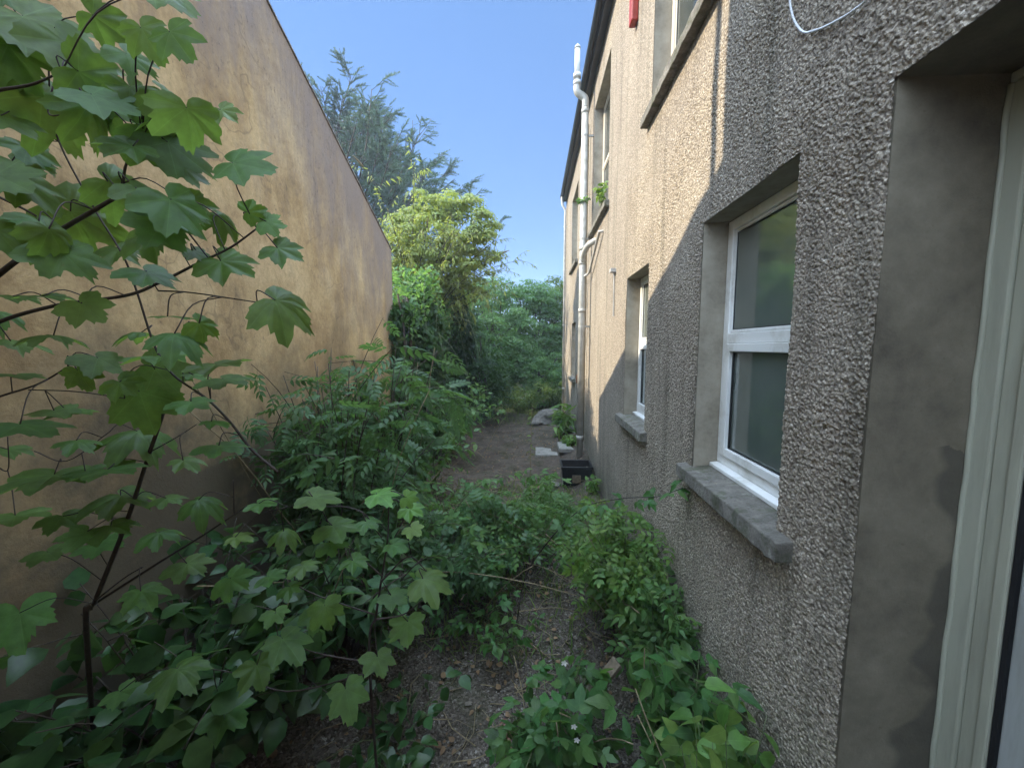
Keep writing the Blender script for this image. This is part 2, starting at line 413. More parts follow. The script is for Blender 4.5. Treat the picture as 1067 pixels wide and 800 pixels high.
def T_trifoliate(w=.68):
    lf = T_ovate(w, 6, .16, .2, .10)
    parts = [strip([(0, t, 0) for t in (0, .25, .5)], .01)]
    parts += [xf(lf, R(68), .55, (0, .42, 0), pitch=-.1), xf(lf, R(-68), .55, (0, .42, 0), pitch=-.1), xf(lf, 0, .66, (0, .5, 0), pitch=-.15)]
    return joinT(parts)
def T_ivy():
    ctl = [(0, 1.0), (18, .62), (32, .55), (52, .80), (72, .50), (92, .52), (112, .62), (140, .40), (172, .1)]
    A = np.radians([-a for a, _ in ctl[1:]][::-1]+[a for a, _ in ctl]); Rr = np.array([r for _, r in ctl[1:]][::-1]+[r for _, r in ctl])
    P = np.concatenate([[[0, 0]], np.stack([Rr*np.sin(A), Rr*np.cos(A)], 1)]); n = len(A)
    V = np.stack([P[:, 0], P[:, 1], -.15*(P**2).sum(1)], 1)
    return V, np.array([(0, 2+i, 1+i) for i in range(n-1)]), P*.5+.5
def T_spray(n=26, seed=1):
    """flat-ish cedar spray: a twig carrying needle tufts"""
    r = random.Random(seed); V = []; T = []
    def tri(p, d, l, w):
        p = np.array(p); d = np.array(d)/np.linalg.norm(d); s = np.cross(d, (r.uniform(-1, 1), r.uniform(-1, 1), r.uniform(.3, 1))); s /= np.linalg.norm(s)+1e-9
        o = len(V); V.extend([p-s*w, p+s*w, p+d*l]); T.append((o, o+1, o+2))
    for i in range(n):
        t = i/n
        for sg in (-1, 1):
            for _ in range(2):
                tri((r.uniform(-.02, .02), t, r.uniform(-.02, .03)), (sg*r.uniform(.3, 1), r.uniform(.2, .9), r.uniform(-.2, .8)), r.uniform(.10, .24)*(1.15-t*.6), .016)
    return np.array(V), np.array(T), np.full((len(V), 2), .5)

SYCS = [T_sycamore(k) for k in range(6)]; OVATE = T_ovate(.5, 5); BROAD = T_ovate(.72, 6, .14, .22, .06); LANCE = T_ovate(.22, 4, .2, .35)
PINN = T_pinnate(4, None, .36, .32); PINN_S = T_pinnate(3, T_ovate(.54, 4, .2, .2), .36, .25); TRI = T_trifoliate(.56); IVY = T_ivy()
QUAD = T_ovate(.55, 2, .2, .2); PINN_L = T_pinnate(6, T_ovate(.36, 3, .2, .25), .3, .4)

def frames(normals, tips):
    """rotation matrices (n,3,3) whose columns are x, y(tip), z(normal)"""
    n = normals/np.linalg.norm(normals, axis=1, keepdims=True)
    t = tips-(tips*n).sum(1, keepdims=True)*n
    t = t/(np.linalg.norm(t, axis=1, keepdims=True)+1e-9)
    x = np.cross(t, n)
    return np.stack([x, t, n], 2)
def leaves(name, tmpl, pos, normals, tips, sizes, m, parent=None):
    V, Fc, U = leaf_arrays(tmpl, pos, normals, tips, sizes)
    return fast_mesh(name, V, Fc, U, m, parent)
def leaf_arrays(tmpl, pos, normals, tips, sizes):
    pos = np.asarray(pos, float); sizes = np.asarray(sizes, float)
    Rm = frames(np.asarray(normals, float), np.asarray(tips, float))
    V0, T0, U0 = tmpl; n = len(pos); k = len(V0)
    curl = 1+RNG.uniform(-.9, 1.2, n)
    W = np.broadcast_to(V0, (n, k, 3)).copy(); W[:, :, 2] *= curl[:, None]
    W[:, :, 0] *= RNG.uniform(.85, 1.12, n)[:, None]
    tw = RNG.normal(0, .12, n); W[:, :, 2] += tw[:, None]*W[:, :, 0]*W[:, :, 1]
    V = np.einsum('nij,nkj->nki', Rm, W*sizes[:, None, None])+pos[:, None, :]
    Fc = (T0[None]+(np.arange(n)*k)[:, None, None]).reshape(-1, 3)
    return V.reshape(-1, 3), Fc, np.tile(U0, (n, 1))
def rnd_unit(n):
    v = RNG.normal(size=(n, 3)); return v/np.linalg.norm(v, axis=1, keepdims=True)

# ------------------------------------------------------------------ the setting: ground
def build_ground():
    fx = np.concatenate([[-400, -120, -40, -15, -8, -5], np.arange(-3.2, 2.2, .05), [2.6, 4, 8, 20, 60, 400]])
    fy = np.concatenate([[-60, -15, -4, -1], np.arange(0, 15, .06), [16, 18, 22, 30, 60, 140, 500]])
    X, Y = np.meshgrid(fx, fy)
    Z = np.zeros_like(X)
    inn = (X > -3.3) & (X < 2.3) & (Y > -.1) & (Y < 15.1)
    for k in range(26):
        f = 1.2*1.22**k*.8; a = RNG.uniform(0, 6.28); ph = RNG.uniform(0, 6.28)
        Z += (.055/ f**.8)*np.sin(f*(X*math.cos(a)+Y*math.sin(a))*1.6+ph)
    Z *= .55
    # soil banked against the left wall and a low ledge behind the bare patch
    Z += .22*np.exp(-((X+2.2)/.5)**2)+.10*np.exp(-((X-1.05)/.25)**2)
    Z += .17*np.exp(-((X-1.05)/.35)**2)*np.exp(-((Y-7.6)/1.6)**2)
    Z += .10/(1+np.exp(-(Y-11.4)*9))
    Z = np.where(inn, Z, 0.05)
    ny, nx = X.shape
    V = np.stack([X.ravel(), Y.ravel(), Z.ravel()], 1)
    i = np.arange(ny-1)[:, None]*nx+np.arange(nx-1)[None]
    i = i.ravel(); q = np.stack([i, i+1, i+nx+1, i+nx], 1)
    Fc = np.concatenate([q[:, [0, 1, 2]], q[:, [0, 2, 3]]])
    o = fast_mesh('ground', V, Fc, None, M['ground']); kind(o, 'structure')
    def gz(x, y):
        ix = min(max(np.searchsorted(fx, x), 1), nx-1); iy = min(max(np.searchsorted(fy, y), 1), ny-1)
        tx = (x-fx[ix-1])/(fx[ix]-fx[ix-1]); ty = (y-fy[iy-1])/(fy[iy]-fy[iy-1])
        return (Z[iy-1, ix-1]*(1-tx)+Z[iy-1, ix]*tx)*(1-ty)+(Z[iy, ix-1]*(1-tx)+Z[iy, ix]*tx)*ty
    return gz
GZ = build_ground()

# ------------------------------------------------------------------ right house
house = thing('rendered_house', 'tall grey roughcast rendered house with white windows and pipes, right of the overgrown alley', 'house', (XR, 6, 0))
Y_END = 12.9; EAVE = 6.85
HOLES = [  # y0, y1, z0, z1, depth
    (.15, 1.260, .25, 3.024, .34), (1.655, 2.532, 1.470, 3.006, .20), (3.648, 4.488, 1.470, 3.000, .20), (9.7, 10.6, 1.45, 2.85, .2),
    (2.30, 3.74, 4.33, 6.05, .22), (5.75, 7.15, 4.27, 6.3, .22), (9.5, 10.9, 4.3, 6.1, .22)]
def pebbles(Yg, Zg, cell):
    gy, gz = Yg/cell, Zg/cell; iy, iz = np.floor(gy).astype(int), np.floor(gz).astype(int)
    def h(a, b, s):
        q = np.sin(a*127.1+b*311.7+s*74.7)*43758.5453; return q-np.floor(q)
    H = np.zeros_like(Yg)
    for da in (-1, 0, 1):
        for db in (-1, 0, 1):
            a, b = iy+da, iz+db
            py, pz = a+h(a, b, 1), b+h(a, b, 2); rr = .45+.45*h(a, b, 3); amp = .35+.65*h(a, b, 4)
            d = np.hypot(gy-py, gz-pz)/rr
            e = np.clip(1-d, 0, 1); t = (gy-py)*(h(a, b, 5)-.5)*1.2+(gz-pz)*(h(a, b, 6)-.5)*1.2; H = np.maximum(H, amp*np.clip(e**.75*(1+t), 0, 1.3))
    return H
def build_wall():
    st = .0043; y0, y1, z0, z1 = .9, 4.8, 0.0, 4.242
    ys = np.arange(y0, y1+st*.5, st); zs = np.arange(z0, z1+st*.5, st)
    Yg, Zg = np.meshgrid(ys, zs)
    Hh = .55*pebbles(Yg, Zg, .0098)+.45*pebbles(Yg+3.3, Zg+1.7, .0185)+.14*RNG.random(Yg.shape)
    lum = np.zeros_like(Yg)
    for k in range(10):
        a = RNG.uniform(0, 6.28); f = RNG.uniform(3, 14); lum += np.sin(f*(Yg*math.cos(a)+Zg*math.sin(a))+RNG.uniform(0, 6))
    Hh = .0115*Hh*(1+.10*np.clip(lum, -3, 3))+.0007*lum
    edge = np.minimum.reduce([(Yg-y0)/.1, (y1-Yg)/.5, (Zg-z0)/.1, (z1-Zg)/.5]); edge = np.clip(edge, 0, 1)
    Hh = Hh*edge+.004*(1-edge)
    V = np.stack([XR-Hh.ravel(), Yg.ravel(), Zg.ravel()], 1)
    nz, ny = Yg.shape
    i = (np.arange(nz-1)[:, None]*ny+np.arange(ny-1)[None])
    yc = (ys[:-1]+st/2)[None]; zc = (zs[:-1]+st/2)[:, None]; keep = np.ones((nz-1, ny-1), bool)
    for (a, b, c, d, _) in HOLES: keep &= ~((yc > a) & (yc < b) & (zc > c) & (zc < d))
    i = i[keep]; q = np.stack([i, i+ny, i+ny+1, i+1], 1)
    Fq = [q[:, [0, 1, 2]], q[:, [0, 2, 3]]]; VV = [V]; off = len(V)
    yl = sorted({-6.0, Y_END, ys[0], ys[-1]} | {h[0] for h in HOLES} | {h[1] for h in HOLES})
    zl = sorted({-.3, EAVE, zs[0], zs[-1]} | {h[2] for h in HOLES} | {h[3] for h in HOLES})
    x = XR-.003
    for a, b in zip(yl[:-1], yl[1:]):
        for c, d in zip(zl[:-1], zl[1:]):
            my, mz = (a+b)/2, (c+d)/2
            if ys[0] < my < ys[-1] and zs[0] < mz < zs[-1]: continue
            if any(h[0] < my < h[1] and h[2] < mz < h[3] for h in HOLES): continue
            VV.append(np.array([(x, a, c), (x, a, d), (x, b, d), (x, b, c)])); Fq.append(np.array([(0, 1, 2), (0, 2, 3)])+off); off += 4
    # end wall and far sides
    for quad in ([(x, Y_END, -.3), (x, Y_END, EAVE), (9, Y_END, EAVE), (9, Y_END, -.3)], [(x, Y_END, EAVE), (5, Y_END, 9.6), (9, Y_END, EAVE), (9, Y_END, EAVE-.01)],
                 [(9, -6, -.3), (9, Y_END, -.3), (9, Y_END, EAVE), (9, -6, EAVE)]):
        VV.append(np.array(quad)); Fq.append(np.array([(0, 1, 2), (0, 2, 3)])+off); off += 4
    o = fast_mesh('wall', np.concatenate(VV), np.concatenate(Fq), None, M['roughcast'], house, True)
    return o
build_wall()
def reveal(h, name='window_reveal'):
    a, b, c, d, dep = h; x0, x1 = XR-.0005, XR+dep; mb = MB(); t = .02
    mb.box(x0+.001, x1, b, b+t, c-t, d+t)          # far jamb
    mb.box(x0+.001, x1, a-t, a, c-t, d+t)
    mb.box(x0+.001, x1, a, b, d, d+t)
    mb.box(x0+.001, x1, a, b, c-t, c)
    mb.box(x1-.004, x1+.03, a-t, b+t, c-t, d+t)     # back board, behind the frame
    return mb.build(name, M['reveal'], house)
def stone_sill(a, b, z, name='stone_sill', p=.075, t=.095):
    mb = MB()
    n = 40; st = []
    ys = np.linspace(a-.11, b+.11, n)
    for y in ys:
        j = RNG.normal(0, .002, 4)
        st.append([(XR-p+j[0], y, z-t+j[1]), (XR-p+.004+j[2], y, z-.012+j[3]), (XR+.13, y, z+.012), (XR+.13, y, z-t)])
    V = [p_ for r in st for p_ in r]; Fc = []
    for i in range(n-1):
        for k in range(4):
            k2 = (k+1) % 4; Fc.append((i*4+k, (i+1)*4+k, (i+1)*4+k2, i*4+k2))
    Fc += [(0, 1, 2, 3), tuple((n-1)*4+k for k in (3, 2, 1, 0))]
    mb.add(V, Fc); return mb.build(name, M['sill'], house, bevel=.006)
def ring(mb, x0, x1, a, b, c, d, w):
    mb.box(x0, x1, a, a+w, c, d); mb.box(x0, x1, b-w, b, c, d); mb.box(x0, x1, a+w, b-w, c, c+w); mb.box(x0, x1, a+w, b-w, d-w, d)
def window(h, frame_mat, trans=None, vert=None, cill=True, xin=.145):
    a, b, c, d, dep = h; xf0 = XR+xin; w = .058
    fr = MB(); z0 = c+(.045 if cill else .004)
    a += .004; b -= .004; d -= .004
    ring(fr, xf0, xf0+.05, a, b, z0, d, w)
    if trans: fr.box(xf0+.001, xf0+.049, a+w, b-w, trans-.03, trans+.03)
    if vert: fr.box(xf0+.001, xf0+.049, vert-.035, vert+.035, z0+w, d-w)
    fo = fr.build('window', frame_mat, house, bevel=.005)
    if cill:
        m = MB(); m.add([(XR+.10, a, c+.014), (XR+.10, b, c+.014), (XR+.10, b, c+.036), (XR+.10, a, c+.036), (xf0+.03, a, c+.014), (xf0+.03, b, c+.014), (xf0+.03, b, c+.047), (xf0+.03, a, c+.047)],
              [(0, 1, 2, 3), (3, 2, 6, 7), (4, 7, 6, 5), (0, 4, 5, 1), (0, 3, 7, 4), (1, 5, 6, 2)])
        m.build('cill', frame_mat, fo, bevel=.003)
    panes = [(a+w, b-w, z0+w, d-w)]
    if trans: panes = [(a+w, b-w, z0+w, trans-.03), (a+w, b-w, trans+.03, d-w)]
    if vert: panes = [q for (p0, p1, p2, p3) in panes for q in ((p0, vert-.035, p2, p3), (vert+.035, p1, p2, p3))]
    for k, (p0, p1, p2, p3) in enumerate(panes):
        s = MB(); sw = .048 if (k == 0 and trans) else .018
        ring(s, xf0-.012 if (k == 0 and trans) else xf0+.012, xf0+.03, p0+.002, p1-.002, p2+.002, p3-.002, sw)
        s.build('sash', frame_mat, fo, bevel=.004)
        gk = MB(); ring(gk, xf0+.010 if (k == 0 and trans) else xf0+.018, xf0+.028, p0+sw+.0025, p1-sw-.0025, p2+sw+.0025, p3-sw-.0025, .006); gk.build('gasket', M['black'], fo)
        g = MB(); g.box(xf0+.022, xf0+.034, p0+sw*.8, p1-sw*.8, p2+sw*.8, p3-sw*.8); g.build('pane', M['glass'] if c < 3 else M['oldglass'], fo)
    return fo
door_hole = HOLES[0]
for h in HOLES[1:]: reveal(h)
for h, z in ((HOLES[1], 1.475), (HOLES[2], 1.475), (HOLES[3], 1.455), (HOLES[4], 4.335), (HOLES[5], 4.275), (HOLES[6], 4.305)): stone_sill(h[0], h[1], z)
window(HOLES[1], M['upvc'], 2.30); window(HOLES[2], M['upvc'], 2.30); window(HOLES[3], M['oldframe'], 2.2, None, True)
window(HOLES[4], M['oldframe'], None, 3.02); window(HOLES[5], M['oldframe'], 5.3, 6.45); window(HOLES[6], M['oldframe'], None, 10.2)
# near opening: plastered reveal with a damp patch, pale green frame, grey door panel
def m_damp():
    m, nt, b, o = mat('reveal_with_damp_patch'); co = objco(nt)
    c = ramp(nt, noise(nt, co, 3.2, 9, .72), [(.32, (.10, .085, .062)), (.5, (.18, .156, .113)), (.68, (.25, .22, .165))])
    sp = ramp(nt, noise(nt, co, 60, 6, .75), [(.62, (1, 1, 1)), (.75, (.6, .57, .5))])
    c = mix(nt, 1., c, sp, 'MULTIPLY')
    s = N(nt, 'ShaderNodeSeparateXYZ'); L(nt, co, s.inputs[0])
    n = noise(nt, scaled(nt, co, (.2, 1, .9)), 4.2, 2, .45); n2 = noise(nt, co, 9, 5, .6)
    # damp strip beside the frame between 0.85 and 2.0 m, ragged
    dx = math_(nt, 'SUBTRACT', XR+.315, s.outputs[0])
    wid = math_(nt, 'MULTIPLY', math_(nt, 'SUBTRACT', n, .30), .46)
    k1 = ramp(nt, math_(nt, 'ADD', math_(nt, 'MULTIPLY', math_(nt, 'SUBTRACT', wid, dx), 40), .5), [(0, (0, 0, 0)), (1, (1, 1, 1))])
    top = math_(nt, 'ADD', 1.86, math_(nt, 'MULTIPLY', n2, .14)); k2 = math_(nt, 'LESS_THAN', s.outputs[2], top)
    k = math_(nt, 'MULTIPLY', k1, k2)
    c = mix(nt, math_(nt, 'MULTIPLY', k, .62), c, (.06, .055, .045))
    L(nt, c, b.inputs['Base Color']); b.inputs['Roughness'].default_value = .8
    bump(nt, b, math_(nt, 'ADD', noise(nt, co, 8, 6), math_(nt, 'MULTIPLY', noise(nt, co, 90, 8, .8), .5)), .6, .012)
    return m
M['damp'] = m_damp()
a, b, c, d, dep = door_hole
mb = MB(); mb.box(XR+.001, XR+.42, b, b+.02, c-.02, d+.02); mb.box(XR+.001, XR+.42, a-.02, b, d, d+.02); mb.box(XR+.001, XR+.42, a, b, c-.02, c); mb.box(XR+.001, XR+.42, a-.02, a, c-.02, d)
mb.build('door_reveal', M['damp'], house)
dr = MB()   # frame: wavy mastic bead, moulded jamb
X0 = XR+.292
dr.box(X0+.012, X0+.06, 1.200, 1.2595, c, d-.0305); dr.box(X0+.020, X0+.06, 1.152, 1.1995, c, d-.0305); dr.box(X0+.008, X0+.06, 1.118, 1.1515, c, d-.0305)
dr.box(X0+.012, X0+.06, a, 1.2595, d-.03, d-.0005)
dof = dr.build('door_frame', M['green_paint'], house, bevel=.006)
bd = MB(); bd.tube(smoothpts([(X0+.010+RNG.normal(0, .0012), 1.254+RNG.normal(0, .0012), z) for z in np.linspace(c, d-.034, 30)], 3), .0075, 8); bd.build('sealant_bead', M['green_paint'], dof, True)
g_ = MB(); g_.box(X0+.05, X0+.07, a, 1.1175, c, d-.031); g_.build('shadow_gap', M['dark'], dof)
sg = MB(); sg.box(X0+.010, X0+.0495, 1.100, 1.1125, c, d-.04); sg.build('gap_shade_strip', M['dark'], dof)  # near-black strip standing in for the shade in the door gap
dp = MB(); dp.box(X0+.018, X0+.049, a+.02, 1.0995, c+.01, d-.04); dp.build('door_panel', M['door'], dof, bevel=.006)
# roof, eave, gutter
mb = MB(); mb.add([(.90, -6, EAVE+.03), (.90, Y_END+.12, EAVE+.03), (5, Y_END+.12, 9.75), (5, -6, 9.75), (9.2, Y_END+.12, EAVE+.03), (9.2, -6, EAVE+.03)], [(0, 1, 2, 3), (3, 2, 4, 5)])
ro = mb.build('roof', M['slate'], house); sm = ro.modifiers.new('solid', 'SOLIDIFY'); sm.thickness = .05
mb = MB(); mb.box(.95, XR-.0035, -6, Y_END+.05, EAVE-.02, EAVE+.0); mb.box(.93, .9495, -6, Y_END+.05, EAVE-.11, EAVE+.02); mb.build('fascia', M['gutter'], house)
mb = MB(); ang = np.linspace(math.pi, 2*math.pi, 9); pr = [(.875+.05*math.cos(t), EAVE-.0+.05*math.sin(t)) for t in ang]
V = [(x, y, z) for y in (-6, Y_END-.25) for x, z in pr]; mb.add(V, [(i, i+1, i+10, i+9) for i in range(8)]+[tuple(range(9)), tuple(range(17, 8, -1))])
gu = mb.build('gutter', M['gutter'], house); s_ = gu.modifiers.new('solid', 'SOLIDIFY'); s_.thickness = .004
# soil pipe: plumb run, swan neck past the gutter, vent above
PX, PY = .895, 7.25
VX = .745
mb = MB(); mb.tube([(PX, PY, .02), (PX, PY, 6.38)], .06, 14)
mb.tube(smoothpts([(PX, PY, 6.37), (PX, PY, 6.50), (PX-.035, PY, 6.56), (VX+.035, PY, 6.61), (VX, PY, 6.67), (VX, PY, 6.79)], 5), .06, 14)
mb.tube([(VX, PY, 6.78), (VX, PY, 7.34)], .047, 14)
sp_ = mb.build('soil_pipe', M['pipe'], house, True)
for z in (.55, 2.9, 3.75, 4.0, 6.32, 6.78, 6.9):
    x = VX if z > 6.6 else PX
    m = MB(); m.tube([(x, PY, z-.035), (x, PY, z+.035)], .066, 14); m.build('collar', M['pipe'], sp_, True)
for z in (2.6, 4.15, 5.9):
    m = MB(); m.box(PX, XR-.004, PY-.012, PY+.012, z, z+.03); m.tube([(PX, PY, z), (PX, PY, z+.03)], .064, 14); m.build('bracket', M['pipe'], sp_)
m = MB(); m.tube(smoothpts([(PX, PY-.03, 3.78), (PX-.0, PY-.1, 3.86), (PX+.04, PY-.28, 3.97), (XR-.02, PY-.42, 4.02), (XR+.03, PY-.45, 4.03)], 4), .05, 12); m.build('branch_pipe', M['pipe'], sp_, True)
m = MB(); m.tube([(VX, PY, 7.34), (VX, PY, 7.38)], [.056, .045], 12); m.tube([(VX, PY, 7.38), (VX, PY, 7.42)], [.03, .01], 12); m.build('vent_cap', M['pipe'], sp_, True)
m = MB(); m.tube(smoothpts([(XR+.02, 6.05, 3.96), (XR-.05, 6.08, 3.96), (XR-.06, 6.15, 3.93), (XR-.06, 6.95, 3.60), (XR-.07, 7.1, 3.54), (PX+.02, PY-.03, 3.50)], 5), .021, 10); m.build('waste_pipe', M['whitepipe'], house, True)
m = MB(); m.tube([(XR-.05, 7.62, .4), (XR-.05, 7.62, 6.3)], .02, 8); m.build('thin_pipe', M['dry_stem'], house, True)
m = MB(); m.tube(smoothpts([(.875, 12.45, EAVE-.05), (.875, 12.45, EAVE-.16), (.9, 12.45, EAVE-.3), (.98, 12.45, EAVE-.45), (.98, 12.45, EAVE-.6)], 4)+[(.98, 12.45, .1)], .036, 10)
dp_ = m.build('downpipe', M['whitepipe'], house, True)
for z in (.9, 2.9, 4.6, 5.9):
    q = MB(); q.tube([(.98, 12.45, z), (.98, 12.45, z+.04)], .046, 10); q.box(.98, XR-.004, 12.43, 12.47, z+.005, z+.03); q.build('bracket', M['whitepipe'], dp_)
m = MB(); m.tube(smoothpts([(XR+.02, 8.7, 1.62), (XR-.05, 8.7, 1.62), (XR-.06, 8.7, 1.56), (XR-.06, 8.72, 1.44)], 4), .022, 8); m.tube([(XR-.04, 8.62, 1.6), (XR-.04, 8.62, 2.5)], .015, 8); m.build('overflow_pipe', M['copper'], house, True)
m = MB(); m.box(XR-.075, XR-.004, 4.30, 4.42, 5.52, 5.82); m.build('alarm_box', M['red'], house, bevel=.015)
m = MB(); m.tube(smoothpts([(XR-.025, 1.80, 3.9), (XR-.022, 1.76, 3.62), (XR-.016, 1.69, 3.47), (XR-.014, 1.60, 3.405), (XR-.014, 1.50, 3.36), (XR-.016, 1.43, 3.335), (XR-.016, 1.36, 3.33), (XR-.016, 1.20, 3.40), (XR-.016, 1.0, 3.5)], 6), .0042, 8); m.build('cable', M['cable'], house, True)
m = MB(); m.box(XR-.07, XR-.004, 5.08, 5.18, 3.19, 3.235); m.tube([(XR-.03, 5.12, 3.2), (XR-.02, 5.12, 3.12), (XR-.015, 5.12, 2.64)], .009, 6); m.build('vent_outlet', M['whitepipe'], house)

# ------------------------------------------------------------------ left neighbour: gable wall with a taller block nearer the camera
gab = thing('gable_end_house', 'ochre smooth rendered gable end house with bare sloping verge, left of the alley', 'house', (XL, 3, 0))
verge = [(2.5, 5.645), (3.0, 5.41), (3.5, 5.155), (4.06, 4.89), (4.62, 4.61), (5.35, 4.245), (5.85, 4.005), (6.29, 3.775)]
vs = [tuple(p) for p in smoothpts([(y, z, 0) for y, z in verge], 4)]
mb = MB()
prof = [(-3, -.3), (6.29, -.3)]+[(p[0], p[1]) for p in vs[::-1]]+[(2.5, 8.2), (.7, 8.2), (.7, 4.4), (-3, 3.0)]
n = len(prof); V = [(XL, y, z) for y, z in prof]+[(-10, y, z) for y, z in prof]
mb.add(V, [tuple(range(n))[::-1], tuple(range(n, 2*n))]+[(i, (i+1) % n, n+(i+1) % n, n+i) for i in range(n)][::1])
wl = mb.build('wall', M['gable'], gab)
mb = MB(); k = len(vs); V = []
for p in vs:
    j_ = RNG.normal(0, .006); V += [(XL+.012, p[0], p[1]+.003+j_), (XL+.010, p[0], p[1]+.022+j_), (-10, p[0], p[1]+.035), (-10, p[0], p[1]+.003)]
mb.add(V, [f for i in range(k-1) for f in ((i*4, i*4+1, i*4+5, i*4+4), (i*4+1, i*4+2, i*4+6, i*4+5), (i*4+3, i*4, i*4+4, i*4+7))]+[(0, 3, 2, 1), ((k-1)*4, (k-1)*4+1, (k-1)*4+2, (k-1)*4+3)])
mb.build('coping', M['coping'], gab)
mb = MB(); mb.tube([(XL-.06, 2.62, 5.5), (XL-.06, 2.62, 8.1)], .035, 10); mb.build('downpipe', M['gutter'], gab, True)
mb = MB(); mb.box(-10.1, XL+.05, .65, 2.55, 8.202, 8.3); mb.build('flat_roof', M['slate'], gab)

# ------------------------------------------------------------------ own building behind the camera (the wall the photograph was taken from)
rw = MB(); yb = -.22
for q in ((-2.2, -.75, -.3, 7.2), (.75, 1.04, -.3, 3.2)): rw.box(q[0], q[1], yb-.3, yb, q[2], q[3])  # unseen; left part raised to block sky light, right part kept low
rw.box(-.75, .75, yb-.3, yb, -.3, 1.2); rw.box(-.75, .75, yb-.3, yb, 2.9, 3.2)
rw.box(-.75, .75, yb-1.5, yb-1.45, 1.2, 2.9)
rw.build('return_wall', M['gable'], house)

# ------------------------------------------------------------------ vegetation generators
def stems_obj(name, lines, m, parent, sides=6):
    mb = MB()
    for pts, r in lines: mb.tube(pts, r, sides)
    return mb.build(name, m, parent, True)
def arch(p0, d, length, sag, n=7, wob=.03):
    """a stem from p0 heading d, bending over by sag"""
    p = np.array(p0, float); d = np.array(d, float); d /= np.linalg.norm(d); out = [p.copy()]
    for i in range(n):
        d = d+np.array((RNG.normal(0, wob), RNG.normal(0, wob), -sag/n+RNG.normal(0, wob))); d /= np.linalg.norm(d)
        p = p+d*length/n; out.append(p.copy())
    return out
def sample(pts, t):
    f = t*(len(pts)-1); i = min(int(f), len(pts)-2); w = f-i
    return pts[i]*(1-w)+pts[i+1]*w, pts[i+1]-pts[i]
def shrub(name, label, cat, base, height, spread, nst, tmpl, size, per_stem, lm, sm='green_stem', sag=.9, twigs=2, up=.9, group=None, r=.008, lean=(0, 0), xmin=None, xmax=None, tlen=.35, droop=.2):
    base = np.array(base, float); th = thing(name, label, cat, tuple(base), group)
    lines = []; P = []; Nn = []; T = []
    for s in range(nst):
        a = RNG.uniform(0, 2*math.pi); q = math.sqrt(RNG.uniform(.02, 1))
        d = np.array((math.cos(a)*q*spread+lean[0], math.sin(a)*q*spread+lean[1], height))
        ln = np.linalg.norm(d)*RNG.uniform(.7, 1.1)
        b0 = base+np.array((math.cos(a), math.sin(a), 0))*spread*.22*RNG.uniform(0, 1)
        d = d+np.array((0, 0, height*.45*sag))
        st = arch(b0, d, ln, sag*RNG.uniform(.5, 1.3))
        subs = [(st, .25)]; lines.append((st, list(np.linspace(r, r*.35, len(st)))))
        for k in range(twigs):
            p, t = sample(st, RNG.uniform(.3, .95)); t = t/np.linalg.norm(t)
            dd = t*.5+rnd_unit(1)[0]*np.array((1, 1, .5)); tw = arch(p, dd, height*tlen*RNG.uniform(.6, 1.2), .35, 4)
            lines.append((tw, list(np.linspace(r*.5, r*.2, len(tw))))); subs.append((tw, .05))
        for ln_, t0 in subs:
            m = max(2, int(per_stem*(1 if ln_ is st else .55)))
            for j in range(m):
                p, t = sample(ln_, t0+(1-t0)*(j+RNG.uniform(0, 1))/m)
                t = t/np.linalg.norm(t); side = np.cross(t, rnd_unit(1)[0]); side /= np.linalg.norm(side)
                tip = side+t*.45; tip[2] -= droop
                P.append(p+side*.006); T.append(tip); Nn.append(np.array((0, 0, up))+.4*side+rnd_unit(1)[0]*.75)
    P = np.array(P); T = np.array(T); Nn = np.array(Nn)
    ext = P+T*size*.8
    ok = np.ones(len(P), bool)
    if xmin is not None: ok &= np.minimum(P[:, 0], ext[:, 0]) > xmin
    if xmax is not None: ok &= np.maximum(P[:, 0], ext[:, 0]) < xmax
    ok &= np.minimum(P[:, 2], ext[:, 2]) > .03
    if xmin is not None or xmax is not None:
        L2 = []
        for pts, rr in lines:
            lim = [p for p in pts if (xmin is None or p[0] > xmin+.01) and (xmax is None or p[0] < xmax-.01)]
            if len(lim) == len(pts): L2.append((pts, rr))
            elif len(lim) >= 2: L2.append((lim, rr[:len(lim)]))
        lines = L2
    P, T, Nn = P[ok], T[ok], Nn[ok]
    stems_obj('stems', lines, M[sm], th, 5)
    if height > .4:
        dl = []
        for q in range(9):
            a = RNG.uniform(0, 6.28); p = base+np.array((math.cos(a), math.sin(a), 0))*spread*RNG.uniform(.1, .9)
            dpts = arch(p, (RNG.normal(0, .5), RNG.normal(0, .5), 1), height*RNG.uniform(.7, 1.25), RNG.uniform(.1, 1.2), 7, .06)
            if all((xmin is None or t[0] > xmin+.01) and (xmax is None or t[0] < xmax-.01) for t in dpts): dl.append((dpts, .0032))
        for q in dl: stems_obj('dead_stem', [q], M['dry_stem'], th, 4)
    leaves('foliage', tmpl, P, Nn, T, size*RNG.uniform(.6, 1.15, len(P)), M[lm], th)
    return th, lines
def crown(center, radii, nclump, per, csize, up=.6):
    """leaf positions in clumps through an ellipsoid volume; returns pos, normals, tips, clump centres"""
    u = rnd_unit(nclump); rr = RNG.uniform(.35, 1, nclump)**.6
    C = np.array(center)+u*rr[:, None]*np.array(radii)
    P = []; Nn = []
    for c in C:
        cs = csize*RNG.uniform(.6, 1.3); k = int(per*RNG.uniform(.6, 1.4))
        d = rnd_unit(k); d[:, 2] = np.abs(d[:, 2])*.9-.25
        P.append(c+d*cs*RNG.uniform(.5, 1.05, (k, 1))*np.array((1, 1, .75))); Nn.append(d+np.array((0, 0, up)))
    return np.concatenate(P), np.concatenate(Nn), C
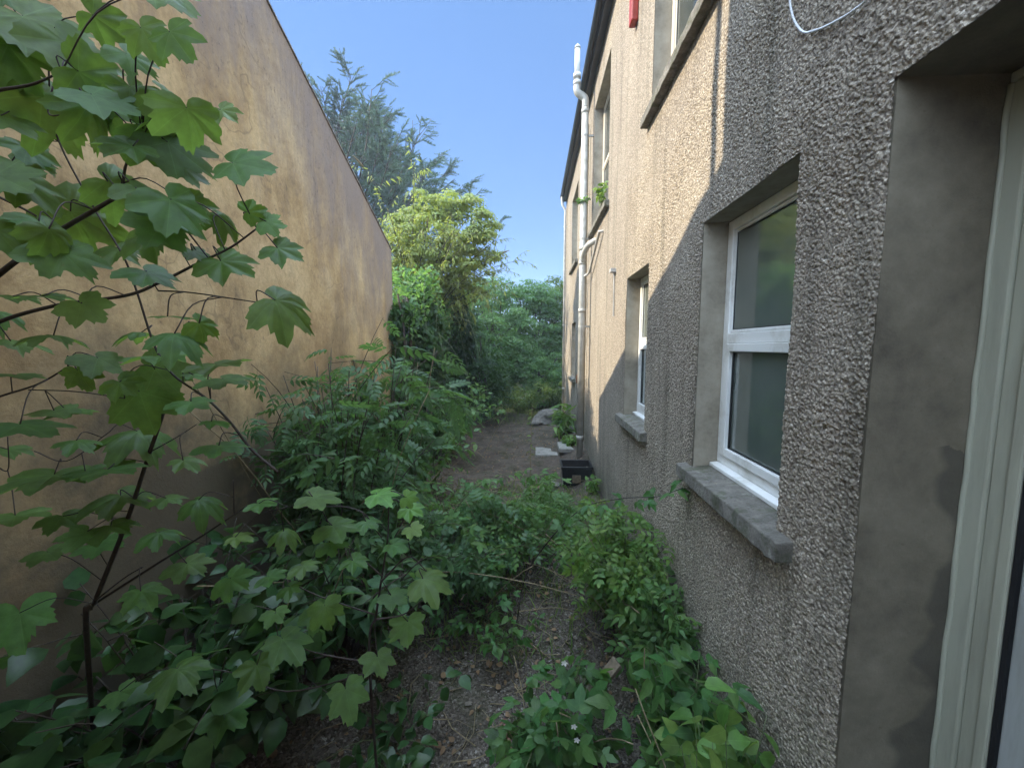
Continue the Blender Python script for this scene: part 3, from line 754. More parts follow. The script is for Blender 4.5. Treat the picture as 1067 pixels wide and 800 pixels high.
def tree(name, label, base, height, center, radii, nclump, per, csize, tmpl, size, lm, group=None, cat='tree', trunk_r=.1, nl=10, droop=.5, clip=None):
    base = np.array(base, float); th = thing(name, label, cat, tuple(base), group)
    P, Nn, C = crown(center, radii, nclump, per, csize)
    if clip is not None: k = clip(P); P, Nn = P[k], Nn[k]
    k = P[:, 2] > .08; P, Nn = P[k], Nn[k]
    tp = rnd_unit(len(P)); tp[:, 2] -= droop
    leaves('crown', tmpl, P, Nn+rnd_unit(len(P))*.5, tp, size*RNG.uniform(.6, 1.2, len(P)), M[lm], th)
    top = np.array(center)+np.array((0, 0, radii[2]*.5)); tr = smoothpts([base, base*.6+top*.4+RNG.normal(0, .08, 3), top], 5)
    lines = [(tr, list(np.linspace(trunk_r, trunk_r*.25, len(tr))))]
    for c in C[:: max(1, len(C)//nl)]:
        p, t = sample(tr, RNG.uniform(.35, .9)); mid = (p+c)/2+np.array((0, 0, -.1*np.linalg.norm(c-p)))
        lines.append((smoothpts([p, mid, c], 3), trunk_r*.22))
    if clip is not None: lines = [l for l in lines if clip(np.array(l[0])).all()] or lines[:1]
    stems_obj('trunk', lines, M['bark'], th, 7)
    return th

# ------------------------------------------------------------------ near sycamore sapling (left foreground), branches and leaves
def camdir(p): d = np.array((0, 0, EYE))-p; return d/np.linalg.norm(d)
def sapling(name, label, branches, lf, Y0, base, young=()):
    th = thing(name, label, 'sapling', tuple(base)); allp = []; mbs = []
    for bi, (pts, r0, r1, yy) in enumerate(branches):
        w = [at(u, v, yy(u, v) if callable(yy) else yy) for (u, v) in pts]
        if bi == 0: w = [np.array(base)]+w
        sm_ = smoothpts(w, 6); allp += [(p, bi) for p in sm_]
        mb = MB(); mb.tube(sm_, list(np.linspace(r0, r1, len(sm_))), 8); mbs.append(mb)
    AP = np.array([p for p, _ in allp]); AI = [b for _, b in allp]
    groups = {'sycamore': [], 'sycamore_young': []}; pet = []
    for i, (u, v, s, dg, flat) in enumerate(lf):
        # depth follows the nearest branch, with a little scatter
        pr = np.array([at(u, v, Y0)]); dd = np.linalg.norm(AP-pr, axis=1); q = AP[np.argmin(dd)]
        Y = q[1]+RNG.uniform(-.13, .05); p = at(u, v, Y); size = s*Y/F*.55
        cd = camdir(p)
        th_ = math.radians(dg); right = np.array((math.cos(YAW), math.sin(YAW), 0)); upv = np.cross(right, -cd) 
        upv = np.cross(cd, right); upv /= np.linalg.norm(upv)
        tip = right*math.cos(th_)-upv*math.sin(th_)
        if flat: nrm = np.array((0, 0, 1.))+cd*.16+rnd_unit(1)[0]*.12; tip = right*math.cos(th_)+np.array((0, -.8, -.25))*math.sin(th_)-np.array((0,0,.12))
        else: nrm = cd*.75+np.array((0, 0, .55))+rnd_unit(1)[0]*.38
        tip = tip+rnd_unit(1)[0]*.12
        fr = frames(np.array([nrm]), np.array([tip]))[0]; basep = p-fr[:, 1]*size*.28
        groups['sycamore_young' if i in young else 'sycamore'].append((basep, nrm, tip, size))
        # petiole to the closest branch point
        j = np.argmin(np.linalg.norm(AP-basep, axis=1)); e = AP[j]
        if np.linalg.norm(e-basep) < .45: mbs[AI[j]].tube(smoothpts([basep, basep*.5+e*.5+np.array((0, 0, .02))-fr[:, 1]*.02, e], 4), .0016, 5)
    for k, g in groups.items():
        if g:
            P, Nn, T, S = zip(*g)
            P, Nn, T, S = np.array(P), np.array(Nn), np.array(T), np.array(S); vi = np.arange(len(P)) % 6
            joined = [leaf_arrays(SYCS[q], P[vi == q], Nn[vi == q], T[vi == q], S[vi == q]) for q in range(6) if (vi == q).any()]
            V_, F_, U_ = joinT(joined); fast_mesh('foliage' if k == 'sycamore' else 'young_foliage', V_, F_, U_, M[k], th)
    for bi, mb in enumerate(mbs): mb.build('trunk' if bi == 0 else 'branch', M['purple_stem'], th, True)
    return th
B_main = [
    ([(90, 655), (98, 629), (131, 546), (156, 471), (169, 434), (180, 396), (191, 359), (197, 335)], .009, .003, 1.22),
    ([(-330, 1150), (-300, 800), (-170, 520), (-90, 410), (-40, 358), (0, 335), (60, 318), (131, 308), (165, 295), (205, 275), (240, 258), (268, 238)], .0085, .0022, 1.05),
    ([(165, 303), (200, 305), (268, 315)], .0022, .0016, 1.02),
    ([(-110, 430), (-50, 330), (0, 285), (55, 245), (105, 215), (125, 200), (132, 170), (148, 145)], .009, .002, 1.0),
    ([(50, 60), (57, 135), (94, 210), (128, 266), (143, 305), (161, 360), (180, 390), (215, 415), (240, 440), (262, 468), (290, 492)], .0022, .0042, 1.15),
    ([(98, 629), (172, 582), (214, 556), (244, 536), (257, 527)], .005, .002, 1.25),
    ([(244, 536), (243, 500)], .002, .0015, 1.25),
    ([(100, 625), (131, 601), (150, 590)], .003, .0015, 1.2),
    ([(-30, 425), (0, 413), (40, 400), (71, 382)], .004, .002, 1.1),
    ([(-20, 200), (0, 206), (45, 230), (75, 262)], .004, .002, 1.0),
    ([(-20, 100), (0, 94), (34, 88), (64, 75)], .005, .002, .95),
    ([(30, 406), (80, 408), (130, 415)], .002, .0015, 1.15),
    ([(36, 470), (70, 480), (114, 450)], .002, .0015, 1.2), ([(156, 471), (185, 455), (205, 442)], .002, .0013, 1.22), ([(55, 90), (52, 120), (90, 112)], .002, .0014, .97),
    ([(-10, 480), (8, 490), (8, 455)], .002, .0015, 1.2),
]
LF = [(45, 30, 110, 40, 0), (85, 62, 100, 55, 0), (20, 62, 85, 90, 0), (142, 64, 55, 25, 0), (110, 25, 60, 20, 0), (60, 118, 95, 60, 0), (12, 128, 65, 90, 0), (110, 105, 80, 45, 0),
      (165, 138, 85, 5, 0), (190, 160, 90, 35, 0), (255, 172, 80, 15, 0), (186, 110, 72, -10, 0), (235, 118, 48, 55, 0), (130, 155, 60, 120, 0), (200, 217, 58, 50, 0), (178, 238, 72, 75, 0),
      (95, 232, 105, 30, 0), (30, 195, 85, 30, 0), (235, 228, 48, 20, 0), (264, 220, 36, -20, 0), (284, 232, 36, -10, 0), (297, 262, 55, 25, 0), (240, 277, 72, 25, 0), (162, 288, 66, 20, 0),
      (75, 272, 76, 30, 0), (45, 262, 50, 100, 0), (300, 318, 82, 12, 0), (50, 310, 64, 20, 1), (92, 322, 52, 45, 0), (15, 310, 55, 30, 1), (15, 357, 66, 30, 1), (180, 330, 55, 25, 1),
      (215, 341, 46, -5, 0), (190, 350, 72, 10, 1), (165, 373, 80, 60, 1), (232, 380, 64, 15, 1), (110, 377, 62, 50, 0), (240, 396, 62, 10, 1), (85, 392, 48, 60, 0), (160, 412, 88, 20, 0),
      (20, 392, 52, 30, 1), (130, 402, 50, 40, 0), (205, 420, 50, 10, 1), (235, 466, 58, 10, 1), (30, 445, 92, 20, 1), (150, 452, 76, 30, 1), (120, 490, 72, 20, 1), (50, 500, 92, 60, 1),
      (135, 518, 72, 10, 1), (178, 520, 40, 10, 1), (195, 482, 50, 20, 1), (215, 522, 58, 0, 1), (110, 567, 64, 10, 1), (52, 577, 46, 30, 1), (22, 650, 92, 60, 0), (172, 556, 48, 0, 1),
      (205, 392, 40, 30, 1), (140, 345, 45, 160, 1), (60, 430, 55, 20, 1), (5, 250, 60, 60, 0), (10, 470, 60, 40, 1), (60, 350, 55, 20, 1), (225, 440, 40, 10, 1), (85, 460, 50, 10, 1), (205, 265, 40, 70, 0),
      (15, 540, 70, 40, 1), (70, 540, 50, 20, 1), (200, 590, 60, 20, 1), (150, 620, 60, 40, 1)]
for q in range(16):
    u_, v_ = RNG.uniform(-40, 215), RNG.uniform(-20, 600); LF.append((u_, v_, RNG.uniform(38, 72), RNG.uniform(-20, 110), int(RNG.random() < (.25 if v_ < 300 else .8))))
for q in range(20):
    LF.append((RNG.uniform(-20, 200), RNG.uniform(-15, 270), RNG.uniform(48, 92), RNG.uniform(0, 95), 0))
sapling('sycamore_sapling', 'large leafy sycamore sapling filling the left foreground against the ochre wall', B_main, LF, 1.1, (-2.12, 1.6, .05), young=(12, 19, 20, 32))
B2 = [
    ([(385, 690), (392, 640), (398, 600), (404, 560), (405, 520)], .006, .002, 1.3),
    ([(398, 600), (370, 575), (345, 548), (330, 520)], .003, .0015, 1.27),
    ([(398, 605), (425, 580), (445, 595)], .003, .0015, 1.2), ([(392, 645), (420, 640), (440, 625)], .003, .0015, 1.15),
    ([(390, 640), (330, 620), (290, 600), (265, 600)], .003, .0015, 1.3), ([(386, 690), (330, 680), (290, 665)], .003, .0015, 1.25),
    ([(386, 700), (300, 720), (240, 700), (190, 695)], .003, .0015, 1.3), ([(398, 560), (370, 530), (300, 528)], .003, .0015, 1.35),
]
LF2 = [(335, 519, 76, 5, 1), (275, 525, 48, 10, 1), (355, 548, 72, 0, 1), (350, 566, 52, 5, 1), (413, 569, 46, 20, 1), (432, 552, 38, 40, 0), (430, 532, 44, 30, 0), (400, 514, 56, -10, 1), (428, 519, 34, 10, 0),
       (450, 604, 76, 10, 1), (425, 655, 62, 80, 0), (412, 622, 52, 30, 1), (335, 640, 60, 40, 0), (245, 606, 58, 30, 0), (300, 672, 96, 40, 0), (340, 638, 62, 60, 0), (372, 586, 48, 30, 1), (285, 601, 44, 10, 1),
       (305, 612, 36, 20, 1), (385, 545, 40, 30, 1), (362, 728, 84, 60, 0), (190, 700, 92, 30, 1), (130, 722, 66, 20, 1), (240, 745, 90, 30, 1), (290, 640, 50, 40, 1), (320, 590, 44, 20, 1),
       (250, 560, 46, 10, 1), (300, 555, 46, 20, 1), (270, 700, 70, 50, 0), (395, 690, 60, 70, 0)]
LF2 = [(u, v, q*(.86 if v < 630 else .78), d, fl) for (u, v, q, d, fl) in LF2]
sapling('sycamore_seedling', 'low sycamore seedling with flat layered leaves, at the middle of the photo bottom', B2, LF2, 1.25, (-.62, 1.42, .05), young=(5, 6, 7, 8))

# ------------------------------------------------------------------ shrubs and weeds in the alley
shrub('elder_shrub', 'bushy elder shrub with feathered leaves in front of the lit patch on the ochre wall', 'shrub', (-1.62, 3.15, .1), 1.85, .50, 36, PINN, .20, 10, 'elder', 'bark', .7, 3, xmin=XL+.03, r=.009)
shrub('elder_shrub', 'second elder shrub, dark and dense, behind the low sycamore seedling', 'shrub', (-1.3, 2.5, .1), .9, .6, 26, OVATE, .13, 10, 'elder', 'bark', .8, 3, xmin=XL+.03, r=.008)
shrub('ash_sapling', 'upright ash sapling with long arching feathered leaves, tallest beside the far wall corner', 'sapling', (-1.72, 4.3, .1), 2.05, .42, 15, PINN_L, .38, 9, 'elder', 'bark', .35, 2, xmin=XL+.03, r=.011)
shrub('dark_undergrowth', 'dark shaded undergrowth at the foot of the ochre wall, lower left corner', 'shrub', (-1.72, 1.75, .1), .95, .75, 42, BROAD, .13, 11, 'ivy', 'bark', .9, 3, xmin=XL+.03, r=.006)  # dark ivy leaf colour puts this corner's shade into the foliage
shrub('leggy_shrub', 'leafy straggling shrub between the elder and the ivy, left of the bare soil', 'shrub', (-1.55, 5.4, .1), 1.2, .7, 26, OVATE, .12, 14, 'rose', 'green_stem', .9, 3, xmin=XL+.03, r=.006)
shrub('leggy_shrub', 'light green straggling shrub at the left edge of the bare soil, nearest the ivy', 'shrub', (-1.62, 7.3, .1), 1.5, .75, 26, OVATE, .13, 14, 'hedge', 'green_stem', .9, 3, r=.006)
shrub('wild_rose', 'sprawling wild rose with small feathered leaves across the middle of the alley', 'shrub', (-.32, 4.0, .05), .72, .75, 34, PINN_S, .15, 9, 'rose', 'green_stem', 1.1, 3, r=.005)
shrub('wild_rose', 'pale wild rose thicket just in front of the black box', 'shrub', (.14, 4.7, .05), .36, .55, 24, PINN_S, .14, 9, 'rose', 'green_stem', 1.1, 3, r=.004)
shrub('wild_rose', 'left wild rose thicket beside the low sycamore seedling', 'shrub', (-.75, 3.3, .05), .75, .55, 24, PINN_S, .16, 9, 'elder', 'green_stem', 1.0, 3, r=.005)
shrub('rose_bush', 'bright bushy rose against the roughcast wall below the near window, left of the sill end', 'shrub', (.72, 3.0, .05), .86, .36, 30, PINN_S, .15, 9, 'fresh', 'green_stem', .8, 3, xmax=XR-.02, r=.004)
shrub('weed_clump', 'leafy green weed clump under the near stone sill, against the roughcast', 'weed', (.84, 2.5, .05), .62, .24, 20, PINN_S, .17, 9, 'rose', 'green_stem', .7, 3, xmax=XR-.02, r=.004)
shrub('bramble', 'bramble with white flowers beside the broken plank', 'bramble', (.14, 1.86, .03), .44, .28, 15, TRI, .15, 6, 'bramble', 'green_stem', 1.2, 2, r=.004)
shrub('bramble', 'broad leaved bramble filling the foot of the roughcast wall, lowest right of the photo', 'bramble', (.80, 1.80, .03), .62, .25, 24, TRI, .17, 7, 'bramble', 'green_stem', 1.0, 2, xmax=XR-.03, r=.005)
shrub('fresh_weeds', 'yellow green fresh weeds in front of the bramble at the bottom edge', 'weed', (.74, 1.30, .03), .86, .26, 22, BROAD, .10, 11, 'fresh', 'green_stem', .8, 2, xmax=XR-.02, r=.004)
shrub('weed_clump', 'small sparse weed on the grit path, left of the white flowered bramble', 'weed', (-.10, 2.55, .03), .28, .22, 8, OVATE, .08, 6, 'bramble', 'green_stem', .8, 1, r=.003)
shrub('weed_clump', 'thin trailing weed crossing the grit path in front of the wild rose', 'weed', (-.42, 2.95, .03), .34, .42, 14, TRI, .11, 5, 'bramble', 'green_stem', 1.6, 1, r=.003)
shrub('weed_clump', 'low dull weed at the bottom edge of the grit path, below the sycamore seedling', 'weed', (-.75, 1.95, .03), .3, .4, 14, BROAD, .09, 6, 'ivy', 'green_stem', 1.4, 1, r=.003)
shrub('weed_clump', 'small leafy weed on the slabs at the foot of the soil pipe', 'weed', (.80, 8.15, .05), .30, .22, 14, OVATE, .12, 9, 'fresh', 'green_stem', .6, 2, xmax=XR-.02, r=.004)
shrub('weed_clump', 'tall grassy weed behind the soil pipe at the wall foot', 'weed', (.78, 9.3, .05), .75, .18, 14, LANCE, .3, 8, 'fresh', 'green_stem', .3, 1, xmax=XR-.02, r=.004)
shrub('weed_clump', 'yellowish weed by the wall, right of the black box', 'weed', (.95, 5.8, .03), .24, .10, 7, OVATE, .09, 8, 'fresh', 'green_stem', .6, 1, xmax=XR-.02, r=.003)
shrub('weed_clump', 'pale leafy weed in front of the black box', 'weed', (.30, 6.0, .03), .18, .22, 9, OVATE, .08, 7, 'rose', 'green_stem', .8, 1, r=.003)
shrub('seedling_plant', 'small bushy seedling rooted on the upper window sill', 'weed', (XR-.03, 5.98, 4.28), .42, .10, 10, OVATE, .10, 9, 'fresh', 'green_stem', .6, 1, xmax=XR-.005, r=.003)
shrub('weed_clump', 'tiny seedling growing out of the soil pipe bracket', 'weed', (PX-.03, PY-.04, 4.75), .14, .10, 6, OVATE, .08, 6, 'hedge', 'green_stem', .6, 1, r=.002)
shrub('nettle_patch', 'dense green nettles behind the bare soil, left of the pale rubble', 'weed', (-.35, 12.2, .12), 1.0, 1.0, 40, LANCE, .16, 14, 'hedge_y', 'green_stem', .4, 2, r=.005)
shrub('nettle_patch', 'light green nettles at the house corner behind the pale rubble', 'weed', (.75, 13.2, .12), 1.1, .6, 30, LANCE, .17, 14, 'hedge_y', 'green_stem', .4, 2, r=.005)
# tall single stalk on the soil and arching bramble cane to the sill
th = thing('tall_weed', 'single thin pale weed stalk standing on the bare soil', 'weed', (-.02, 6.1, .0))
st = arch((-.02, 6.1, 0), (-.05, 0, 1), 1.35, .05, 8, .015); stems_obj('stem', [(st, list(np.linspace(.008, .003, len(st))))], M['dry_stem'], th)
P = [sample(st, t)[0] for t in np.linspace(.35, 1, 18)]; leaves('foliage', OVATE, P, rnd_unit(18)*.5+np.array((0, 0, 1)), rnd_unit(18)*np.array((1, 1, .3)), RNG.uniform(.05, .10, 18), M['hedge_y'], th)
th = thing('bramble_cane', 'long arching bramble cane reaching over to the near stone sill', 'bramble', (-.12, 2.95, .03))
cane = smoothpts([(-.12, 2.95, 0), at(548, 600, 2.9), at(578, 556, 2.8), at(610, 528, 2.72), at(650, 519, 2.62), at(685, 517, 2.55), at(712, 508, 2.5)], 6)
stems_obj('stem', [(cane, list(np.linspace(.0048, .0025, len(cane))))], M['purple_stem'], th)
k = 16; P = np.array([sample(cane, t)[0] for t in np.linspace(.3, 1, k)]); S = RNG.uniform(.08, .13, k); S[-4:] = .14
leaves('foliage', TRI, P, rnd_unit(k)*.5+np.array((-.3, -.3, .9)), rnd_unit(k)*np.array((.6, 1, .4))+np.array((-.3, 0, -.1)), S, M['bramble'], th)
for i, (pts, lb) in enumerate((([(-.9, 3.6, .05), at(470, 540, 3.7), at(500, 505, 3.8), at(540, 492, 3.9), at(585, 503, 3.9)], 'arching bramble cane with pale leaves, in front of the bare soil'),
        ([(-1.1, 4.6, .05), at(452, 470, 4.7), at(478, 440, 4.8), at(505, 425, 5.0), at(530, 432, 5.1)], 'bramble cane arching out of the left shrubs over the bare soil'),
        ([(-.9, 3.1, .05), at(440, 560, 3.0), at(470, 545, 2.95), at(500, 560, 2.9)], 'short bramble cane beside the low sycamore seedling'))):
    th = thing('bramble_cane', lb, 'bramble', tuple(pts[0])); cane = smoothpts(pts, 6)
    stems_obj('stem', [(cane, list(np.linspace(.006, .002, len(cane))))], M['green_stem'], th)
    k = 26; P = np.array([sample(cane, t)[0] for t in np.linspace(.2, 1, k)])
    leaves('foliage', TRI, P, rnd_unit(k)*.6+np.array((-.2, -.3, .9)), rnd_unit(k)*np.array((1, 1, .4)), RNG.uniform(.08, .15, k), M['rose'], th)
# white bramble flowers
fl = [o for o in COL.objects if o.get('label', '').startswith('bramble with white')][0]
for (u, v) in ((598, 756), (601, 770), (588, 690)):
    c = at(u, v, 1.55); mb = MB()
    for q in range(5):
        a_ = q*1.2566+RNG.uniform(0, .2); d1 = np.array((math.cos(a_), -.3, math.sin(a_))); d2 = np.array((-math.sin(a_), 0, math.cos(a_)))
        mb.add([c, c+d1*.007+d2*.005, c+d1*.014+d2*.003, c+d1*.014-d2*.003, c+d1*.007-d2*.005], [(0, 1, 2, 3, 4)])
    mb.build('flower', M['petal'], fl)

# ------------------------------------------------------------------ ivy over the garden wall beyond the gable corner
gw = MB(); gw.box(-2.62, -2.36, 6.31, 12.5, -.2, 3.0); g = gw.build('garden_wall', M['sill']); tag(g, 'old garden wall buried under ivy beyond the ochre house corner', 'wall')
iv = thing('ivy', 'dark green ivy and creeper hanging over the garden wall by the ochre house corner', 'ivy', (-2.3, 7, 0))
n = 26000
yy = RNG.uniform(6.05, 12.4, n); zz = RNG.uniform(.02, 1, n)**.85*3.55
bul = .32*np.sin(yy*2.1+1)*np.sin(zz*1.7+.6)+.28*np.sin(yy*.9+zz*1.3)+.16*np.sin(yy*5.2+zz*3.9)
top = 3.15+.35*np.sin(yy*2.7)+.2*np.sin(yy*6.1)
bias = np.clip((yy-6.0)/.9, .12, 1)
xx = -2.25+bias*(.22+bul*.75)+RNG.normal(0, .07, n); kp = (zz < top) & ((yy > 6.32) | (xx > XL+.02))
P = np.stack([xx, yy, zz], 1)[kp]; k = len(P)
Nn = np.stack([np.ones(k), -.25*np.ones(k), .5*np.ones(k)], 1)+rnd_unit(k)*.7; T = np.stack([RNG.normal(0, .4, k)+.2, RNG.normal(0, .5, k), -np.ones(k)], 1)
leaves('foliage', IVY, P, Nn, T, RNG.uniform(.045, .095, k), M['ivy'], iv)
n2 = 5000; yy = RNG.uniform(6.3, 12.4, n2); P = np.stack([RNG.uniform(-2.75, -1.9, n2), yy, 3.0+.35*np.sin(yy*2.7)+RNG.uniform(-.25, .45, n2)], 1)
leaves('topgrowth', OVATE, P, rnd_unit(n2)+np.array((.2, -.2, .8)), rnd_unit(n2), RNG.uniform(.06, .13, n2), M['hedge'], iv)
ln = []
for _ in range(14):
    y = RNG.uniform(6.3, 11); p = np.array((-2.1+RNG.uniform(-.1, .5), y, RNG.uniform(2.4, 3.4))); ln.append((arch(p, (RNG.uniform(.1, .6), RNG.normal(0, .7), RNG.uniform(-.4, .5)), RNG.uniform(.8, 1.9), 1.5, 8, .06), .0035))
[stems_obj('hanging_stem', [q], M['green_stem'], iv, 4) for q in ln]
ln = []
for _ in range(14):
    y = RNG.uniform(6.2, 9); ln.append((smoothpts([(-2.2, y, 0), (-2.15+RNG.normal(0, .06), y+RNG.normal(0, .1), 1.2), (-2.1, y+RNG.normal(0, .2), 2.4), (-2.2, y, 3.1)], 4), .018))
stems_obj('woody_stems', ln, M['bark'], iv, 6)

# ------------------------------------------------------------------ trees and shrubs of the garden behind
# buddleia: many arching stems with pale narrow leaves
bt = thing('buddleia_tree', 'tall pale yellow green buddleia with arching feathery stems above the ivy', 'shrub', (-2.75, 9.3, 0))
P = []; Nn = []; T = []; sp2 = []; ln = [(smoothpts([(-2.8, 9.5, 0), (-2.72, 9.5, 1.3), (-2.75, 9.5, 3.0)], 4), .07)]
for s in range(80):
    a_ = RNG.uniform(0, 6.283); q = math.sqrt(RNG.uniform(0, 1)); b0 = np.array((-2.75, 9.5, 2.4+RNG.uniform(0, .9)))+np.array((math.cos(a_), math.sin(a_), 0))*.3
    d = np.array((math.cos(a_)*q*1.25+.2, math.sin(a_)*q*.9, 1.5)); st = arch(b0, d, RNG.uniform(1.5, 3.3)*(1.05-.2*q), .35+.45*q, 9, .05)
    ln.append((st, list(np.linspace(.018, .004, len(st)))))
    if RNG.random() < .12: sp2.append((arch(st[-1], st[-1]-st[-2], .28, .4, 4), [.012, .02, .018, .012, .004]))
    for tws in range(7):
        p, t = sample(st, RNG.uniform(.3, 1)); t = t/np.linalg.norm(t); tw = arch(p, t*.7+rnd_unit(1)[0], RNG.uniform(.35, .75), .5, 4)
        ln.append((tw, .003))
        for j in range(11):
            p2, t2 = sample(tw, RNG.uniform(0, 1)); sd = rnd_unit(1)[0]; P.append(p2); T.append(t2/np.linalg.norm(t2)*.9+sd*.9+np.array((0, 0, -.25))); Nn.append(sd*.6+np.array((0, 0, .7)))
    for j in range(26):
        p2, t2 = sample(st, RNG.uniform(.25, 1)); sd = rnd_unit(1)[0]; P.append(p2); T.append(t2/np.linalg.norm(t2)*.8+sd); Nn.append(sd*.6+np.array((0, 0, .7)))
cp, cn, _ = crown((-2.2, 9.5, 4.55), (1.4, 1.0, 1.4), 190, 120, .28)
P = np.concatenate([np.array(P), cp]); Nn = np.concatenate([np.array(Nn), cn]); T = np.concatenate([np.array(T), rnd_unit(len(cp))+np.array((.1, 0, .25))])
leaves('foliage', LANCE, P[:-len(cp)], Nn[:-len(cp)], T[:-len(cp)], RNG.uniform(.08, .15, len(P)-len(cp)), M['budd'], bt)
leaves('crown', QUAD, P[-len(cp):], Nn[-len(cp):], T[-len(cp):], RNG.uniform(.06, .11, len(cp)), M['budd'], bt)
stems_obj('stems', ln, M['bark'], bt, 4); [stems_obj('flower_spike', [q], M['dry_stem'], bt, 5) for q in sp2]
# cedar behind the gable roof
ct = thing('cedar_tree', 'tall blue green conifer with upswept branches behind the ochre house', 'tree', (-9.2, 18.5, 0))
trk = [np.array((-9.2, 18.5, z)) for z in np.linspace(0, 12.9, 9)]
mb = MB(); mb.tube(trk, list(np.linspace(.42, .06, 9)), 10); mb.build('trunk', M['bark'], ct, True)
P = []; T = []; Nn = []; ln = []; SPR = T_spray()
for s in range(115):
    z = RNG.uniform(4.0, 12.7); a_ = RNG.uniform(0, 6.283); lng = (14.3-z)*.72*RNG.uniform(.65, 1.2)+.8
    st = arch((-9.2, 18.5, z), (math.cos(a_), math.sin(a_), .32), lng, -.38+RNG.normal(0, .1), 8, .05)
    ln.append((st, list(np.linspace(.06, .012, len(st)))))
    for tws in range(int(8+lng*3.2)):
        p, t = sample(st, RNG.uniform(.35, 1)); t = t/np.linalg.norm(t); sd = np.cross(t, (0, 0, 1)); sd /= np.linalg.norm(sd)
        tw = arch(p, t*.9+sd*RNG.choice([-1, 1])*RNG.uniform(.3, 1.)+np.array((0, 0, RNG.uniform(-.1, .22))), RNG.uniform(.35, .95), -.25, 3)
        ln.append((tw, .010))
        for j in range(5):
            p2, t2 = sample(tw, RNG.uniform(.1, 1)); t2 = t2/np.linalg.norm(t2); P.append(p2); T.append(t2+rnd_unit(1)[0]*.5+np.array((0, 0, .2))); Nn.append(np.array((0, 0, 1.))+rnd_unit(1)[0]*.4)
leaves('foliage', SPR, P, np.array(Nn), np.array(T), RNG.uniform(.28, .55, len(P)), M['cedar'], ct)
stems_obj('limbs', ln, M['bark'], ct, 4)
# hedge-line shrubs and trees closing the view
HB = [('leafy_tree', 'dark bushy tree behind the ivy, left in the hedge line', (-1.5, 14.2, 0), 3.9, (-1.5, 14.2, 2.4), (1.5, 1.2, 2.3), 110, 75, .42, QUAD, 0.11249999999999999, 'hedge'),
      ('leafy_tree', 'green broad tree in the middle of the hedge line, rounded top against the sky', (.0, 15.6, 0), 4.2, (.1, 15.6, 2.5), (1.5, 1.2, 2.35), 120, 75, .42, QUAD, 0.11249999999999999, 'hedge'),
      ('leafy_tree', 'yellow green tree at the house corner, rightmost of the hedge line', (1.6, 16.6, 0), 4.4, (1.5, 16.6, 2.9), (1.2, 1.2, 2.5), 100, 80, .42, QUAD, 0.11249999999999999, 'hedge_y'),
      ('leafy_shrub', 'low rounded shrub behind the bare soil, below the middle hedge tree', (.2, 13.8, 0), 2.0, (.25, 13.9, 1.1), (1.1, .8, 1.1), 60, 75, .33, QUAD, 0.09, 'hedge'),
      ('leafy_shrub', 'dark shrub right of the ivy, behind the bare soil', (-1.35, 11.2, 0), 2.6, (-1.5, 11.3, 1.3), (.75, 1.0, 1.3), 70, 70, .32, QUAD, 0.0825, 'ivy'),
      ('leafy_tree', 'larger pale green tree beyond the hedge line, left of the middle', (-3.2, 18.5, 0), 5.0, (-3.0, 18.5, 3.0), (2.2, 1.5, 2.8), 120, 80, .5, QUAD, 0.1275, 'hedge_y')]
for (nm, lb, bs, h, c, r, nc, per, cs, tm, sz, lm) in HB:
    tree(nm, lb, bs, h, c, r, int(nc*1.7), int(per*1.6), cs*1.15, tm, sz, lm, 'hedge line trees and shrubs')
# far wood closing the horizon
P = []; Nn = []
for k in range(60):
    a_, b_, _ = crown((RNG.uniform(-26, 24), RNG.uniform(27, 34), RNG.uniform(1.2, 2.6)), (2.2, 1.5, 1.8), 16, 26, .8); P.append(a_); Nn.append(b_)
P = np.concatenate(P); Nn = np.concatenate(Nn); k = P[:, 2] > .1
kind(leaves('distant_wood', QUAD, P[k], Nn[k]+rnd_unit(k.sum())*.4, rnd_unit(k.sum()), RNG.uniform(.25, .5, k.sum()), M['hedge']), 'stuff')

# ------------------------------------------------------------------ small things on the ground
box = thing('black_crate', 'open black plastic recycling box with pale worn patches, beside the soil pipe', 'box', (.74, 6.45, GZ(.70, 6.3)))
bz = box.location.z; mb = MB()
def tub(mb, cx, cy, z0, z1, w0, d0, w1, d1, t=.012):
    o = [];
    for (w, d, z) in ((w0, d0, z0), (w1, d1, z1), (w1-t*2, d1-t*2, z1), (w0-t*2, d0-t*2, z0+t)):
        o += [(cx-w/2, cy-d/2, z), (cx+w/2, cy-d/2, z), (cx+w/2, cy+d/2, z), (cx-w/2, cy+d/2, z)]
    fc = [(3, 2, 1, 0)]
    for r_ in range(3):
        for k in range(4): fc.append((r_*4+k, r_*4+(k+1) % 4, r_*4+4+(k+1) % 4, r_*4+4+k))
    fc.append((12, 13, 14, 15)); mb.add(o, fc)
tub(mb, .74, 6.45, bz, bz+.33, .44, .34, .50, .40); mb.build('body', M['black'], box, bevel=.004)
mb = MB()
for q in ((.48, 1.00, 6.23, 6.255), (.48, 1.00, 6.645, 6.67), (.48, .505, 6.2555, 6.6445), (.975, 1.00, 6.2555, 6.6445)): mb.box(q[0], q[1], q[2], q[3], bz+.295, bz+.335)
mb.build('rim', M['black'], box, bevel=.006)
mb = MB(); mb.box(.66, .80, 6.240, 6.262, bz+.06, bz+.19); mb.build('worn_patch', M['plank'], box, bevel=.003)
mb = MB(); mb.box(.88, .93, 6.240, 6.262, bz+.05, bz+.15); mb.build('worn_patch', M['slab'], box, bevel=.003)
mb = MB(); mb.box(.54, .94, 6.29, 6.61, bz+.02, bz+.2); mb.build('contents', M['litter'], box)
